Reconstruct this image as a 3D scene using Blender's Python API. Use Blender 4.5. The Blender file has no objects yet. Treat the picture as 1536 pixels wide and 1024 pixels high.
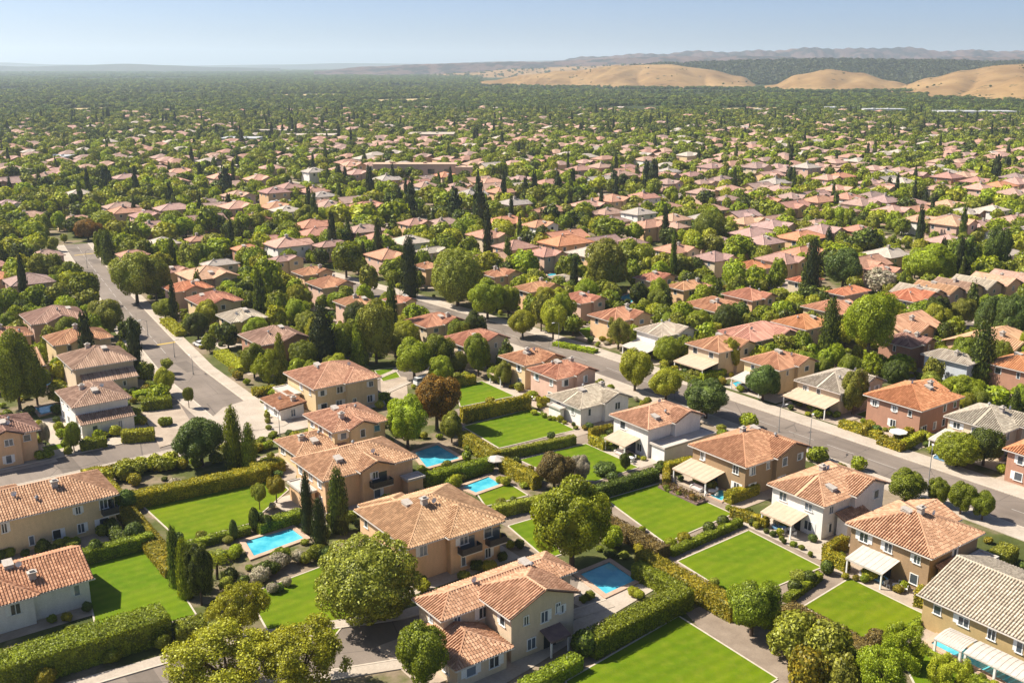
import bpy, math, random
import numpy as np
from math import sin, cos, tan, atan, radians, pi, sqrt, floor, hypot
R = random.Random(7)
S = bpy.context.scene
C = S.collection
# ------------------------------------------------------------------ camera and projection helper
F, HC = 1522.0, 70.0
PIT, YAW = atan((512-95)/F), radians(53.5)
FW = (cos(YAW), sin(YAW)); RT = (sin(YAW), -cos(YAW))
def G(px, py, z=0.0):
    x = (px-768)/F; y = -(py-512)/F
    fh = cos(PIT)+y*sin(PIT); up = y*cos(PIT)-sin(PIT)
    t = (z-HC)/up; r = x*t; f = fh*t
    return (f*FW[0]+r*RT[0], f*FW[1]+r*RT[1])
def camxy(x, y):                       # forward distance, right offset
    return x*FW[0]+y*FW[1], x*RT[0]+y*RT[1]
def proj(x, y, z=0.0):
    f, r = camxy(x, y); u = z-HC
    d = f*cos(PIT)-u*sin(PIT); v = f*sin(PIT)+u*cos(PIT)
    return 768+F*r/d, 512-F*v/d, d
cam = bpy.data.cameras.new('camera'); co = bpy.data.objects.new('camera', cam); C.objects.link(co)
co.location = (0, 0, HC); co.rotation_euler = (pi/2-PIT, 0, YAW-pi/2)
cam.sensor_width = 36; cam.lens = F/1536*36; cam.clip_start = 1; cam.clip_end = 60000
S.camera = co
# ------------------------------------------------------------------ mesh builder
class MB:
    def __init__(s): s.v = []; s.f = []; s.m = []; s.uv = {}
    def face(s, pts, m=0, uv=None):
        n = len(s.v); s.v.extend(pts); s.f.append(tuple(range(n, n+len(pts)))); s.m.append(m)
        if uv: s.uv[len(s.f)-1] = uv
    def box(s, x0, y0, z0, x1, y1, z1, m=0):
        n = len(s.v)
        s.v += [(x0,y0,z0),(x1,y0,z0),(x1,y1,z0),(x0,y1,z0),(x0,y0,z1),(x1,y0,z1),(x1,y1,z1),(x0,y1,z1)]
        for q in ((0,3,2,1),(4,5,6,7),(0,1,5,4),(1,2,6,5),(2,3,7,6),(3,0,4,7)):
            s.f.append(tuple(n+i for i in q)); s.m.append(m)
    def prism(s, pts, z0, z1, m=0):    # pts: ccw list of (x,y)
        n = len(pts)
        s.face([(x,y,z1) for x, y in pts], m)
        for i in range(n):
            a, b = pts[i], pts[(i+1) % n]
            s.face([(a[0],a[1],z0),(b[0],b[1],z0),(b[0],b[1],z1),(a[0],a[1],z1)], m)
    def tube(s, p, q, r0, r1=None, k=6, m=0, cap=True):
        r1 = r0 if r1 is None else r1
        p = np.array(p, float); q = np.array(q, float); d = q-p; L = np.linalg.norm(d)
        if L < 1e-6: return
        d /= L; a = np.cross(d, (0,0,1.0) if abs(d[2]) < .9 else (1.0,0,0)); a /= np.linalg.norm(a); b = np.cross(d, a)
        n = len(s.v)
        for i in range(k):
            t = 2*pi*i/k; o = a*cos(t)+b*sin(t)
            s.v.append(tuple(p+o*r0)); s.v.append(tuple(q+o*r1))
        for i in range(k):
            j = (i+1) % k; s.f.append((n+2*i, n+2*i+1, n+2*j+1, n+2*j)); s.m.append(m)
        if cap: s.f.append(tuple(n+2*i+1 for i in range(k))); s.m.append(m); s.f.append(tuple(n+2*i for i in reversed(range(k)))); s.m.append(m)
    def ball(s, c, r, rz=None, k=10, m=0, j=0.0, rnd=R):
        rz = rz or r; n = len(s.v); h = max(3, k//2)
        s.v.append((c[0],c[1],c[2]-rz))
        for a in range(1, h):
            t = pi*a/h
            for b in range(k):
                w = 1+j*(rnd.random()-.5)
                s.v.append((c[0]+r*w*sin(t)*cos(2*pi*b/k), c[1]+r*w*sin(t)*sin(2*pi*b/k), c[2]-rz*w*cos(t)))
        s.v.append((c[0],c[1],c[2]+rz)); e = len(s.v)-1
        for b in range(k):
            c2 = (b+1) % k
            s.f.append((n, n+1+c2, n+1+b)); s.m.append(m)
            for a in range(h-2):
                s.f.append((n+1+a*k+b, n+1+a*k+c2, n+1+(a+1)*k+c2, n+1+(a+1)*k+b)); s.m.append(m)
            s.f.append((n+1+(h-2)*k+b, n+1+(h-2)*k+c2, e)); s.m.append(m)
    def mesh(s, name, mats, smooth=False):
        me = bpy.data.meshes.new(name); me.from_pydata(s.v, [], s.f)
        for m in (mats if isinstance(mats, (list, tuple)) else [mats]): me.materials.append(m)
        if any(s.m): me.polygons.foreach_set('material_index', s.m)
        if s.uv:
            l = me.uv_layers.new(name='uv').data
            for fi, uv in s.uv.items():
                st = me.polygons[fi].loop_start
                for i, q in enumerate(uv): l[st+i].uv = q
        if smooth: me.polygons.foreach_set('use_smooth', [True]*len(s.f))
        me.update(); return me
    def obj(s, name, mats, parent=None, loc=None, smooth=False):
        return link(name, s.mesh(name, mats, smooth), parent, loc)
def link(name, me, parent=None, loc=None):
    o = bpy.data.objects.new(name, me); C.objects.link(o)
    if parent: o.parent = parent
    if loc: o.location = loc
    return o
def empty(name, loc, rz=0):
    o = bpy.data.objects.new(name, None); C.objects.link(o); o.location = loc; o.rotation_euler.z = rz; o.empty_display_size = .2
    return o
def tag(o, label=None, cat=None, group=None, kind=None):
    if label: o['label'] = label
    if cat: o['category'] = cat
    if group: o['group'] = group
    if kind: o['kind'] = kind
    return o
# ------------------------------------------------------------------ materials
def mat(name, rough=.8, spec=.3):
    m = bpy.data.materials.new(name); m.use_nodes = True; nt = m.node_tree
    b = nt.nodes['Principled BSDF']; b.inputs['Roughness'].default_value = rough; b.inputs['Specular IOR Level'].default_value = spec
    return m, nt, b
def nd(nt, t, **k):
    n = nt.nodes.new(t)
    for a, v in k.items():
        if a in n.inputs.keys() if hasattr(n.inputs, 'keys') else False: n.inputs[a].default_value = v
        else: setattr(n, a, v)
    return n
def ramp(nt, fac, stops):
    r = nt.nodes.new('ShaderNodeValToRGB'); e = r.color_ramp.elements
    while len(e) < len(stops): e.new(.5)
    for i, (p, c) in enumerate(stops): e[i].position = p; e[i].color = (*c, 1)
    nt.links.new(fac, r.inputs[0]); return r.outputs[0]
def coords(nt, kind='Object', scale=(1,1,1)):
    t = nt.nodes.new('ShaderNodeTexCoord'); mp = nt.nodes.new('ShaderNodeMapping'); mp.inputs['Scale'].default_value = scale
    nt.links.new(t.outputs[kind], mp.inputs[0]); return mp.outputs[0]
def noise(nt, vec, sc, det=4, rough=.6):
    n = nt.nodes.new('ShaderNodeTexNoise'); n.inputs['Scale'].default_value = sc; n.inputs['Detail'].default_value = det; n.inputs['Roughness'].default_value = rough
    nt.links.new(vec, n.inputs['Vector']); return n.outputs['Fac']
def mix(nt, fac, a, b, mode='MIX'):
    m = nt.nodes.new('ShaderNodeMix'); m.data_type = 'RGBA'; m.blend_type = mode
    for s, v in ((0, fac), (6, a), (7, b)):
        if isinstance(v, (int, float)): m.inputs[s].default_value = v
        elif isinstance(v, tuple): m.inputs[s].default_value = (*v, 1)
        else: nt.links.new(v, m.inputs[s])
    return m.outputs[2]
def mth(nt, op, a, b=None, c=None):
    m = nt.nodes.new('ShaderNodeMath'); m.operation = op
    for i, v in enumerate((a, b, c)):
        if v is None: continue
        if isinstance(v, (int, float)): m.inputs[i].default_value = v
        else: nt.links.new(v, m.inputs[i])
    return m.outputs[0]
def hsv(nt, col, h=.5, s=1.0, v=1.0):
    n = nt.nodes.new('ShaderNodeHueSaturation')
    for i, q in (('Hue', h), ('Saturation', s), ('Value', v)):
        if isinstance(q, (int, float)): n.inputs[i].default_value = q
        else: nt.links.new(q, n.inputs[i])
    if isinstance(col, tuple): n.inputs['Color'].default_value = (*col, 1)
    else: nt.links.new(col, n.inputs['Color'])
    return n.outputs[0]
def bump(nt, b, h, st=.3, dist=.05):
    n = nt.nodes.new('ShaderNodeBump'); n.inputs['Strength'].default_value = st; n.inputs['Distance'].default_value = dist
    nt.links.new(h, n.inputs['Height']); nt.links.new(n.outputs[0], b.inputs['Normal'])
def surf(name, c1, c2, sc=1.0, rough=.85, bst=.2, bdist=.03, fine=12.0, spec=.25, kind='Object', extra=None):
    m, nt, b = mat(name, rough, spec); v = coords(nt, kind)
    a = noise(nt, v, sc, 5); f = noise(nt, v, fine, 3)
    col = ramp(nt, a, [(.3, c1), (.7, c2)])
    col = hsv(nt, col, v=mth(nt, 'MULTIPLY_ADD', f, .5, .75))
    if extra: col = extra(nt, v, col)
    nt.links.new(col, b.inputs['Base Color']); bump(nt, b, f, bst, bdist)
    return m
def objrand(nt):
    return nt.nodes.new('ShaderNodeObjectInfo').outputs['Random']
def leafmat(name, col, trans=.3, var=.5, tip=None):
    m = bpy.data.materials.new(name); m.use_nodes = True; nt = m.node_tree
    nt.nodes.remove(nt.nodes['Principled BSDF']); out = nt.nodes['Material Output']
    g = nt.nodes.new('ShaderNodeNewGeometry'); ri = g.outputs['Random Per Island']; ro = objrand(nt)
    v = mth(nt, 'MULTIPLY_ADD', ri, var, 1-var/2)
    v = mth(nt, 'MULTIPLY', v, mth(nt, 'MULTIPLY_ADD', ro, .36, .82))
    h = mth(nt, 'ADD', mth(nt, 'MULTIPLY_ADD', ro, .022, .483), mth(nt, 'MULTIPLY_ADD', ri, .02, -.01))
    base = col
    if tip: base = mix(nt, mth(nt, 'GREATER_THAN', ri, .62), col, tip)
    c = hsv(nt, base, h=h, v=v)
    d = nt.nodes.new('ShaderNodeBsdfDiffuse'); t = nt.nodes.new('ShaderNodeBsdfTranslucent'); mx = nt.nodes.new('ShaderNodeMixShader')
    nt.links.new(c, d.inputs[0]); nt.links.new(hsv(nt, c, h=.485, s=1.05, v=1.5), t.inputs[0])
    mx.inputs[0].default_value = trans; nt.links.new(d.outputs[0], mx.inputs[1]); nt.links.new(t.outputs[0], mx.inputs[2])
    gl = nt.nodes.new('ShaderNodeBsdfGlossy'); gl.inputs['Roughness'].default_value = .5; gl.inputs[0].default_value = (.9,.95,.8,1)
    m2 = nt.nodes.new('ShaderNodeMixShader'); m2.inputs[0].default_value = .025
    nt.links.new(mx.outputs[0], m2.inputs[1]); nt.links.new(gl.outputs[0], m2.inputs[2]); nt.links.new(m2.outputs[0], out.inputs[0])
    return m
TONE = {
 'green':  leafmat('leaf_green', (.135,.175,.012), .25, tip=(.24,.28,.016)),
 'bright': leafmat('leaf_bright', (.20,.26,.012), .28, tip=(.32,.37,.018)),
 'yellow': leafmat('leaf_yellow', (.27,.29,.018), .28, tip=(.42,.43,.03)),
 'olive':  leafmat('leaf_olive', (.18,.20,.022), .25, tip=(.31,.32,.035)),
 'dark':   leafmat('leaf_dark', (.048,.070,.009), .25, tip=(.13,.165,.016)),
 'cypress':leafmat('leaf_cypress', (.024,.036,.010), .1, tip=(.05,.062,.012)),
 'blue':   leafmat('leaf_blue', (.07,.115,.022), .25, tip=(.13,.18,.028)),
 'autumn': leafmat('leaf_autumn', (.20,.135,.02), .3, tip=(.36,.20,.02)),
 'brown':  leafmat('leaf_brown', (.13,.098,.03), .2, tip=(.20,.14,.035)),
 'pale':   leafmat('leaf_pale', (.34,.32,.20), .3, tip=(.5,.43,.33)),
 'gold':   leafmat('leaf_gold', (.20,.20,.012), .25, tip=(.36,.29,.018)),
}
TWORD = {'green':'mid-green','bright':'bright green','yellow':'yellow-green','olive':'olive-green','dark':'dark green','cypress':'deep green','blue':'blue-green','autumn':'orange-brown','brown':'reddish-brown','pale':'pale cream','gold':'golden'}
BARK = surf('bark', (.07,.045,.03), (.14,.1,.07), 3, .9)
def rooftile(name, col, col2):
    m, nt, b = mat(name, .8, .2); g = nt.nodes.new('ShaderNodeNewGeometry'); ri = g.outputs['Random Per Island']
    v = coords(nt); w = noise(nt, v, .35, 4)
    c = mix(nt, ramp(nt, ri, [(.2,(0,0,0)),(1,(1,1,1))]), col, col2)
    c = hsv(nt, c, h=mth(nt,'MULTIPLY_ADD', objrand(nt), .02, .49), v=mth(nt, 'MULTIPLY', mth(nt, 'MULTIPLY_ADD', w, .5, .75), mth(nt, 'MULTIPLY_ADD', ri, .2, .9)))
    nt.links.new(c, b.inputs['Base Color']); return m
def roofflat(name, col, col2):
    m, nt, b = mat(name, .85, .15); t = nt.nodes.new('ShaderNodeTexCoord'); uv = t.outputs['UV']
    mp = nt.nodes.new('ShaderNodeMapping'); mp.inputs['Scale'].default_value = (2.4, 1.9, 1); nt.links.new(uv, mp.inputs[0])
    fl = nt.nodes.new('ShaderNodeVectorMath'); fl.operation = 'FLOOR'; nt.links.new(mp.outputs[0], fl.inputs[0])
    wn = nt.nodes.new('ShaderNodeTexWhiteNoise'); nt.links.new(fl.outputs[0], wn.inputs[0])
    w = noise(nt, coords(nt), .35, 4)
    c = mix(nt, wn.outputs[0], col, col2)
    c = hsv(nt, c, h=mth(nt,'MULTIPLY_ADD', objrand(nt), .02, .481), s=mth(nt,'MULTIPLY_ADD', objrand(nt), .35, .62), v=mth(nt, 'MULTIPLY', mth(nt, 'MULTIPLY_ADD', w, .6, .7), mth(nt, 'MULTIPLY_ADD', objrand(nt), .35, .72)))
    nt.links.new(c, b.inputs['Base Color'])
    sx = nt.nodes.new('ShaderNodeSeparateXYZ'); nt.links.new(uv, sx.inputs[0])
    h = mth(nt, 'SINE', mth(nt, 'MULTIPLY', sx.outputs[0], 2*pi/.42)); bump(nt, b, h, .6, .08)
    return m
RC = {'terra': ((.40,.19,.11), (.52,.28,.17)), 'tan': ((.43,.24,.14), (.56,.345,.215)), 'pink': ((.46,.24,.165), (.58,.34,.24)), 'orange': ((.44,.175,.085),(.56,.26,.14)), 'brown': ((.25,.14,.10),(.38,.23,.17)),
      'grey': ((.34,.285,.225), (.46,.40,.32)), 'pale': ((.44,.36,.28), (.56,.48,.38)), 'mauve': ((.33,.20,.145),(.46,.30,.225))}
RCW = {'terra':'terracotta','tan':'tan tiled','pink':'pink tiled','orange':'orange tiled','brown':'brown tiled','grey':'grey-brown tiled','pale':'pale tiled','mauve':'rosy-brown tiled'}
ROOF = {k: (rooftile('roof_'+k, *v), roofflat('roof_far_'+k, *v)) for k, v in RC.items()}
WC = {'cream':(.66,.50,.29),'peach':(.66,.43,.25),'beige':(.60,.48,.34),'white':(.76,.72,.67),'grey':(.5,.48,.45),'brown':(.33,.22,.125),'brick':(.40,.215,.145),'pink':(.60,.40,.31),'ochre':(.42,.30,.14),'blue':(.50,.53,.58),'orange':(.50,.25,.13)}
def wallm(n, c):
    def ex(nt, v, col):
        w = noise(nt, coords(nt, 'Object', (1.5,1.5,.25)), 1.2, 3)
        return hsv(nt, col, v=mth(nt, 'MULTIPLY_ADD', w, .28, .86))
    m = surf('wall_'+n, tuple(x*.93 for x in c), tuple(min(1, x*1.05) for x in c), .5, .9, .15, .02, 9, extra=ex); return m
WALL = {k: wallm(k, v) for k, v in WC.items()}
M = {}
M['white'] = surf('white_paint', (.7,.69,.66), (.8,.79,.76), 2, .5)
M['gutter'] = surf('gutter_paint', (.55,.50,.45), (.68,.62,.56), 2, .5)
M['metal'] = surf('grey_metal', (.2,.2,.2), (.3,.3,.3), 3, .4, spec=.5)
M['dark'] = surf('dark_metal', (.03,.03,.03), (.06,.05,.05), 3, .5)
M['vent'] = surf('vent_stone', (.38,.33,.28), (.5,.45,.4), 3, .7)
M['awning'] = surf('awning_canvas', (.47,.35,.25), (.54,.42,.31), 1, .8)
M['awnw'] = surf('awning_pale', (.46,.41,.36), (.54,.49,.44), 1, .7)
M['lead'] = surf('lean_roof', (.17,.11,.10), (.24,.16,.14), 1, .7)
M['whiteroof'] = surf('white_sheet_roof', (.38,.38,.38), (.48,.48,.47), .6, .5)
M['conc'] = surf('concrete', (.36,.30,.24), (.46,.395,.325), .25, .9, fine=3)
M['conc2'] = surf('patio_stone', (.30,.235,.18), (.44,.36,.28), .3, .9, fine=4)
M['cop'] = surf('pool_coping', (.42,.28,.20), (.52,.37,.27), 1, .8)
M['path'] = surf('gravel_path', (.19,.145,.11), (.29,.23,.175), .35, .95, .4, .04, 5)
M['trim'] = surf('edging_stone', (.45,.38,.3), (.55,.48,.4), 1, .9)
def asph():
    m, nt, b = mat('asphalt', .85, .3); v = coords(nt)
    a = noise(nt, v, .08, 5); f = noise(nt, v, 6, 3); s = noise(nt, coords(nt, 'Object', (1, .06, 1)), .9, 3)
    c = ramp(nt, a, [(.3,(.155,.125,.102)),(.7,(.235,.192,.158))]); c = hsv(nt, c, v=mth(nt,'MULTIPLY_ADD', f, .4, .8)); c = hsv(nt, c, v=mth(nt,'MULTIPLY_ADD', s, .4, .8))
    vo = nt.nodes.new('ShaderNodeTexVoronoi'); vo.feature = 'DISTANCE_TO_EDGE'; vo.inputs['Scale'].default_value = .11; nt.links.new(v, vo.inputs['Vector'])
    cr = mth(nt, 'LESS_THAN', vo.outputs[0], .006); c = mix(nt, mth(nt,'MULTIPLY',cr,.5), c, (.05,.045,.04))
    fl = nt.nodes.new('ShaderNodeVectorMath'); fl.operation = 'FLOOR'; nt.links.new(coords(nt, 'Object', (.31,.105,1)), fl.inputs[0])
    wn = nt.nodes.new('ShaderNodeTexWhiteNoise'); nt.links.new(fl.outputs[0], wn.inputs[0]); pt = mth(nt, 'GREATER_THAN', wn.outputs[0], .93)
    c = hsv(nt, c, v=mth(nt, 'MULTIPLY_ADD', pt, -.28, 1.0))
    nt.links.new(c, b.inputs['Base Color']); bump(nt, b, f, .2, .02); return m
M['asph'] = asph()
M['line'] = surf('road_paint', (.34,.31,.28), (.46,.43,.39), 3, .7)
M['yline'] = surf('road_paint_yellow', (.5,.33,.05), (.6,.42,.08), 3, .7)
def lawnm():
    m, nt, b = mat('lawn_grass', .95, .1); v = coords(nt)
    f = noise(nt, v, 7, 4, .7); a = noise(nt, v, .09, 4); p = noise(nt, v, .55, 4)
    sx = nt.nodes.new('ShaderNodeSeparateXYZ'); nt.links.new(v, sx.inputs[0])
    st = mth(nt, 'SINE', mth(nt, 'MULTIPLY', sx.outputs[1], 2*pi/1.9)); st2 = mth(nt, 'SINE', mth(nt, 'MULTIPLY', sx.outputs[0], 2*pi/2.3))
    c = ramp(nt, a, [(.3,(.075,.138,.003)),(.72,(.135,.185,.004))])
    c = mix(nt, ramp(nt, p, [(.45,(0,0,0)),(.8,(.8,.8,.8))]), c, (.17,.20,.015))
    vv = mth(nt, 'ADD', mth(nt,'MULTIPLY_ADD', f, .7, .65), mth(nt,'ADD', mth(nt,'MULTIPLY', st, .07), mth(nt,'MULTIPLY', st2, .0)))
    c = hsv(nt, c, v=vv, h=mth(nt, 'MULTIPLY_ADD', objrand(nt), .02, .49))
    nt.links.new(c, b.inputs['Base Color']); bump(nt, b, f, .5, .08); return m
M['lawn'] = lawnm()
def groundm():
    m, nt, b = mat('ground_soil', .95, .1); v = coords(nt)
    a = noise(nt, v, .05, 6, .65); f = noise(nt, v, 1.3, 5, .7); big = noise(nt, v, .004, 4)
    c = ramp(nt, a, [(.32,(.045,.06,.015)),(.47,(.09,.10,.03)),(.56,(.22,.17,.115)),(.68,(.30,.24,.18))])
    c = hsv(nt, c, v=mth(nt,'MULTIPLY_ADD', f, .8, .6))
    # farther from the suburb the ground is covered by woods and dry fields
    ln = nt.nodes.new('ShaderNodeVectorMath'); ln.operation = 'LENGTH'; nt.links.new(v, ln.inputs[0])
    far = ramp(nt, mth(nt, 'DIVIDE', ln.outputs['Value'], 2000.0), [(.4,(0,0,0)),(.75,(1,1,1))])
    w = noise(nt, v, .02, 8, .75)
    fc = ramp(nt, w, [(.3,(.018,.03,.008)),(.55,(.045,.06,.018)),(.66,(.12,.11,.05)),(.75,(.36,.28,.17))])
    c = mix(nt, far, c, fc)
    nt.links.new(c, b.inputs['Base Color']); bump(nt, b, f, .4, .1); return m
M['ground'] = groundm()
def waterm():
    m, nt, b = mat('pool_water', .06, .5); v = coords(nt); f = noise(nt, v, 1.6, 3); a = noise(nt, v, .35, 3)
    c = ramp(nt, a, [(.35,(.03,.33,.46)),(.65,(.12,.52,.60))]); nt.links.new(c, b.inputs['Base Color']); bump(nt, b, f, .08, .03); return m
M['water'] = waterm()
def glassm():
    m, nt, b = mat('window_glass', .12, .6); v = objrand(nt)
    c = ramp(nt, v, [(0,(.03,.035,.04)),(.6,(.07,.085,.10)),(1,(.16,.2,.25))]); nt.links.new(c, b.inputs['Base Color']); return m
M['glass'] = glassm()
M['field'] = surf('dry_field', (.42,.31,.14), (.52,.41,.22), .01, .95, fine=.2)
M['bluefab'] = surf('blue_cover', (.10,.22,.36), (.16,.3,.45), 2, .6)
M['pinkfab'] = surf('pale_cover', (.6,.5,.45), (.7,.6,.55), 2, .7)

# ------------------------------------------------------------------ what blocks planting
RECT = []; POLY = []; CIRC = {}
def inpoly(x, y, p):
    c = False; n = len(p)
    for i in range(n):
        (x1,y1),(x2,y2) = p[i], p[i-1]
        if (y1 > y) != (y2 > y) and x < (x2-x1)*(y-y1)/(y2-y1)+x1: c = not c
    return c
def pdist(x, y, p):
    if inpoly(x, y, p): return -1
    d = 1e9
    for i in range(len(p)):
        (x1,y1),(x2,y2) = p[i], p[i-1]; L = (x2-x1)**2+(y2-y1)**2 or 1
        t = max(0, min(1, ((x-x1)*(x2-x1)+(y-y1)*(y2-y1))/L)); d = min(d, hypot(x-x1-t*(x2-x1), y-y1-t*(y2-y1)))
    return d
def blocked(x, y, r, circ=True, cr=1.0):
    for a in RECT:
        if a[0]-r < x < a[2]+r and a[1]-r < y < a[3]+r: return True
    for p, (bx0,by0,bx1,by1) in POLY:
        if bx0-r < x < bx1+r and by0-r < y < by1+r and pdist(x, y, p) < r: return True
    if circ:
        gx, gy = int(x//12), int(y//12)
        for i in (-1,0,1):
            for j in (-1,0,1):
                for (a, b, c) in CIRC.get((gx+i, gy+j), ()):
                    if hypot(a-x, b-y) < (c+r)*cr: return True
    return False
def addpoly(p): POLY.append((p, (min(a[0] for a in p), min(a[1] for a in p), max(a[0] for a in p), max(a[1] for a in p))))
def addcirc(x, y, r): CIRC.setdefault((int(x//12), int(y//12)), []).append((x, y, r))
def ccw(p):
    a = sum(p[i-1][0]*p[i][1]-p[i][0]*p[i-1][1] for i in range(len(p))); return p if a > 0 else p[::-1]
def sheet(name, pts, z, m, block=True, kind='structure', lo=None):
    p = ccw(pts); cx = sum(a[0] for a in p)/len(p); cy = sum(a[1] for a in p)/len(p)
    mb = MB()
    if lo is None: mb.face([(x-cx, y-cy, 0) for x, y in p])
    else: mb.prism([(x-cx, y-cy) for x, y in p], lo-z, 0)
    o = mb.obj(name, m, loc=(cx, cy, z)); tag(o, kind=kind)
    if block: addpoly(p)
    return o
def strip(pl, w0, w1):                     # a band along a polyline, offsets measured to the right
    L = []; Rr = []
    for i, (x, y) in enumerate(pl):
        a = pl[max(0, i-1)]; b = pl[min(len(pl)-1, i+1)]; d = hypot(b[0]-a[0], b[1]-a[1]); nx, ny = (b[1]-a[1])/d, -(b[0]-a[0])/d
        L.append((x+nx*w0, y+ny*w0)); Rr.append((x+nx*w1, y+ny*w1))
    return L, Rr
def band(name, pl, w0, w1, z, m, lo=None):
    L, Rr = strip(pl, w0, w1); mb = MB()
    for i in range(len(pl)-1):
        q = [L[i], Rr[i], Rr[i+1], L[i+1]]
        mb.face([(x, y, z) for x, y in ccw(q)])
        if lo is not None:
            for A in (L, Rr):
                mb.face([(*A[i], lo), (*A[i+1], lo), (*A[i+1], z), (*A[i], z)])
    o = mb.obj(name, m); tag(o, kind='structure'); return o
# ------------------------------------------------------------------ setting: ground, roads, lawns
gm = MB(); gm.face([(-9000,-9000,0),(26000,-9000,0),(26000,26000,0),(-9000,26000,0)]); tag(gm.obj('ground', M['ground']), kind='structure')
RN = [0]
def road(pl, w, pave=3.2, lines=True, name='road'):
    h = w/2; RN[0] += 1; z = .004*RN[0]
    band(name, pl, -h, h, .02+z, M['asph'])
    if name == 'street': return
    for s in (-1, 1):
        band('kerb', pl, s*h, s*(h+.25), .16+z, M['trim'], 0)
        band('pavement', pl, s*(h+.25), s*(h+pave), .12+z, M['conc'], 0)
    L, Rr = strip(pl, -(h+pave), h+pave); addpoly(L+Rr[::-1])
    if lines:
        mb = MB()
        for i in range(len(pl)-1):
            (x0,y0),(x1,y1) = pl[i], pl[i+1]; d = hypot(x1-x0, y1-y0); ux, uy = (x1-x0)/d, (y1-y0)/d; t = 0
            while t < d-4:
                a, b = t, t+(6 if lines == 1 else d)
                q = [(x0+ux*a-uy*.07, y0+uy*a+ux*.07), (x0+ux*a+uy*.07, y0+uy*a-ux*.07), (x0+ux*b+uy*.07, y0+uy*b-ux*.07), (x0+ux*b-uy*.07, y0+uy*b+ux*.07)]
                mb.face([(x, y, .026+z) for x, y in ccw(q)]); t += 9
        tag(mb.obj('road_marking', M['line']), kind='structure')
road([(156, -40), (156, 180), (155.5, 215), (152, 260), (146, 320)], 10.5, 4.6)
road([(72, 190), (73.5, 230), (77.5, 265), (84, 320), (92, 380), (99, 428)], 8.8, 3.0)
road([(-60, 185), (30, 185.3), (60, 186), (84, 186)], 8.6, 4.5, False)
road([(-60, 105.5), (20, 108), (38, 106.5), (58, 99), (84, 96)], 9, 2.2, False)
road([(84, 186), (100, 190), (116, 197), (126, 206)], 6.5, 1.5, False)
for X in (262, 368, 478): road([(X, 60), (X+4, 300), (X-3, 620)], 6.5, 2.0, False)
for Y in (395, 520): road([(112, Y), (300, Y+6), (560, Y-8)], 6.5, 2.0, False)
road([(60,181),(66,200),(71,222),(74.5,245)], 13.5, 3, False, 'street'); tag(bpy.data.objects['street'], kind='structure')
# concrete junction apron
jn = [G(*p) for p in ((222,612),(262,606),(285,640),(345,655),(400,690),(450,675),(452,650),(372,600),(360,570),(330,575),(420,640),(330,652),(250,690),(232,668))]
sheet('junction_apron', [G(*p) for p in ((318,627),(335,612),(372,600),(398,612),(440,632),(425,640),(330,653))], .19, M['conc'], lo=0)
sheet('forecourt', [G(*p) for p in ((213,618),(270,607),(300,655),(240,672))], .185, M['conc2'], lo=0)
for a in (((242,517),(268,513)), ((116,383),(135,380))):
    (x0,y0),(x1,y1) = G(*a[0]), G(*a[1]); mb = MB(); mb.face([(x0-1,y0,.045),(x1+1,y0,.045),(x1+1,y0+.8,.045),(x0-1,y0+.8,.045)]); tag(mb.obj('stop_line', M['yline']), kind='structure')
LAWN = [((213,757),(405,710),(432,735),(374,785),(274,813)), ((126,849),(230,821),(293,922),(150,965)), ((380,905),(390,885),(510,840),(560,880),(500,955),(405,950)),
 ((684,581),(723,572),(771,594),(691,610)), ((695,640),(797,613),(862,645),(749,672)), ((780,690),(879,666),(957,701),(893,722),(835,716)), ((909,749),(995,724),(1098,771),(998,814)),
 ((1017,842),(1123,796),(1231,851),(1112,901)), ((1206,910),(1275,868),(1388,923),(1319,970)), ((850,1022),(1018,925),(1165,1018),(1040,1100),(870,1100)), ((1355,990),(1382,971),(1480,1022),(1500,1080),(1400,1080)),
 ((763,789),(804,777),(842,831),(820,838)), ((716,740),(764,726),(791,743),(729,759)), ((562,556),(590,552),(600,566),(575,572)), ((866,494),(884,491),(897,503),(880,508)), ((452,474),(478,470),(484,478),(460,483)),
 ((1284,622),(1298,617),(1352,633),(1337,640)), ((62,671),(100,664),(104,672),(72,679)), ((300,640),(301,640),(301,641))]
for i, l in enumerate(LAWN[:-1]):
    p = [G(*a) for a in l]; sheet('lawn', p, .09, M['lawn'])
    mb = MB(); q = ccw(p)                    # stone edging round each lawn
    for k in range(len(q)):
        (x0,y0),(x1,y1) = q[k-1], q[k]; d = hypot(x1-x0, y1-y0)
        if d < 1: continue
        ux, uy = (x1-x0)/d, (y1-y0)/d
        pts = [(x0,y0),(x1,y1),(x1+uy*.22,y1-ux*.22),(x0+uy*.22,y0-ux*.22)]
        mb.prism(ccw(pts), 0, .115)
    tag(mb.obj('lawn_edging', M['trim']), kind='structure')
PATHS = [((664,618),(690,612),(700,640),(745,672),(860,648),(905,655),(985,700),(1110,768),(1240,845),(1290,850),(1400,925),(1430,960),(1380,985),(1300,1000),(1180,905),(1105,905),(1010,845),(895,760),(770,690),(690,650)),
 ((1028,918),(1060,905),(1260,1024),(1290,1090),(1180,1090)), ((700,760),(800,770),(900,735),(905,748),(815,783),(760,790)), ((690,735),(745,700),(800,745),(780,760))]
for i, p in enumerate(PATHS): sheet('path', [G(*a) for a in p], .012+.006*i, M['path'], block=i == 1)
sheet('terrace', [G(*a) for a in ((868,872),(958,868),(982,884),(905,930),(860,905))], .084, M['conc'])
sheet('driveway', [G(*a) for a in ((905,905),(925,920),(800,1000),(760,1024),(700,1060),(690,1030))], .080, M['conc'])
sheet('terrace', [G(*a) for a in ((486,850),(520,830),(560,850),(520,870))], .051, M['conc2'])
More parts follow.
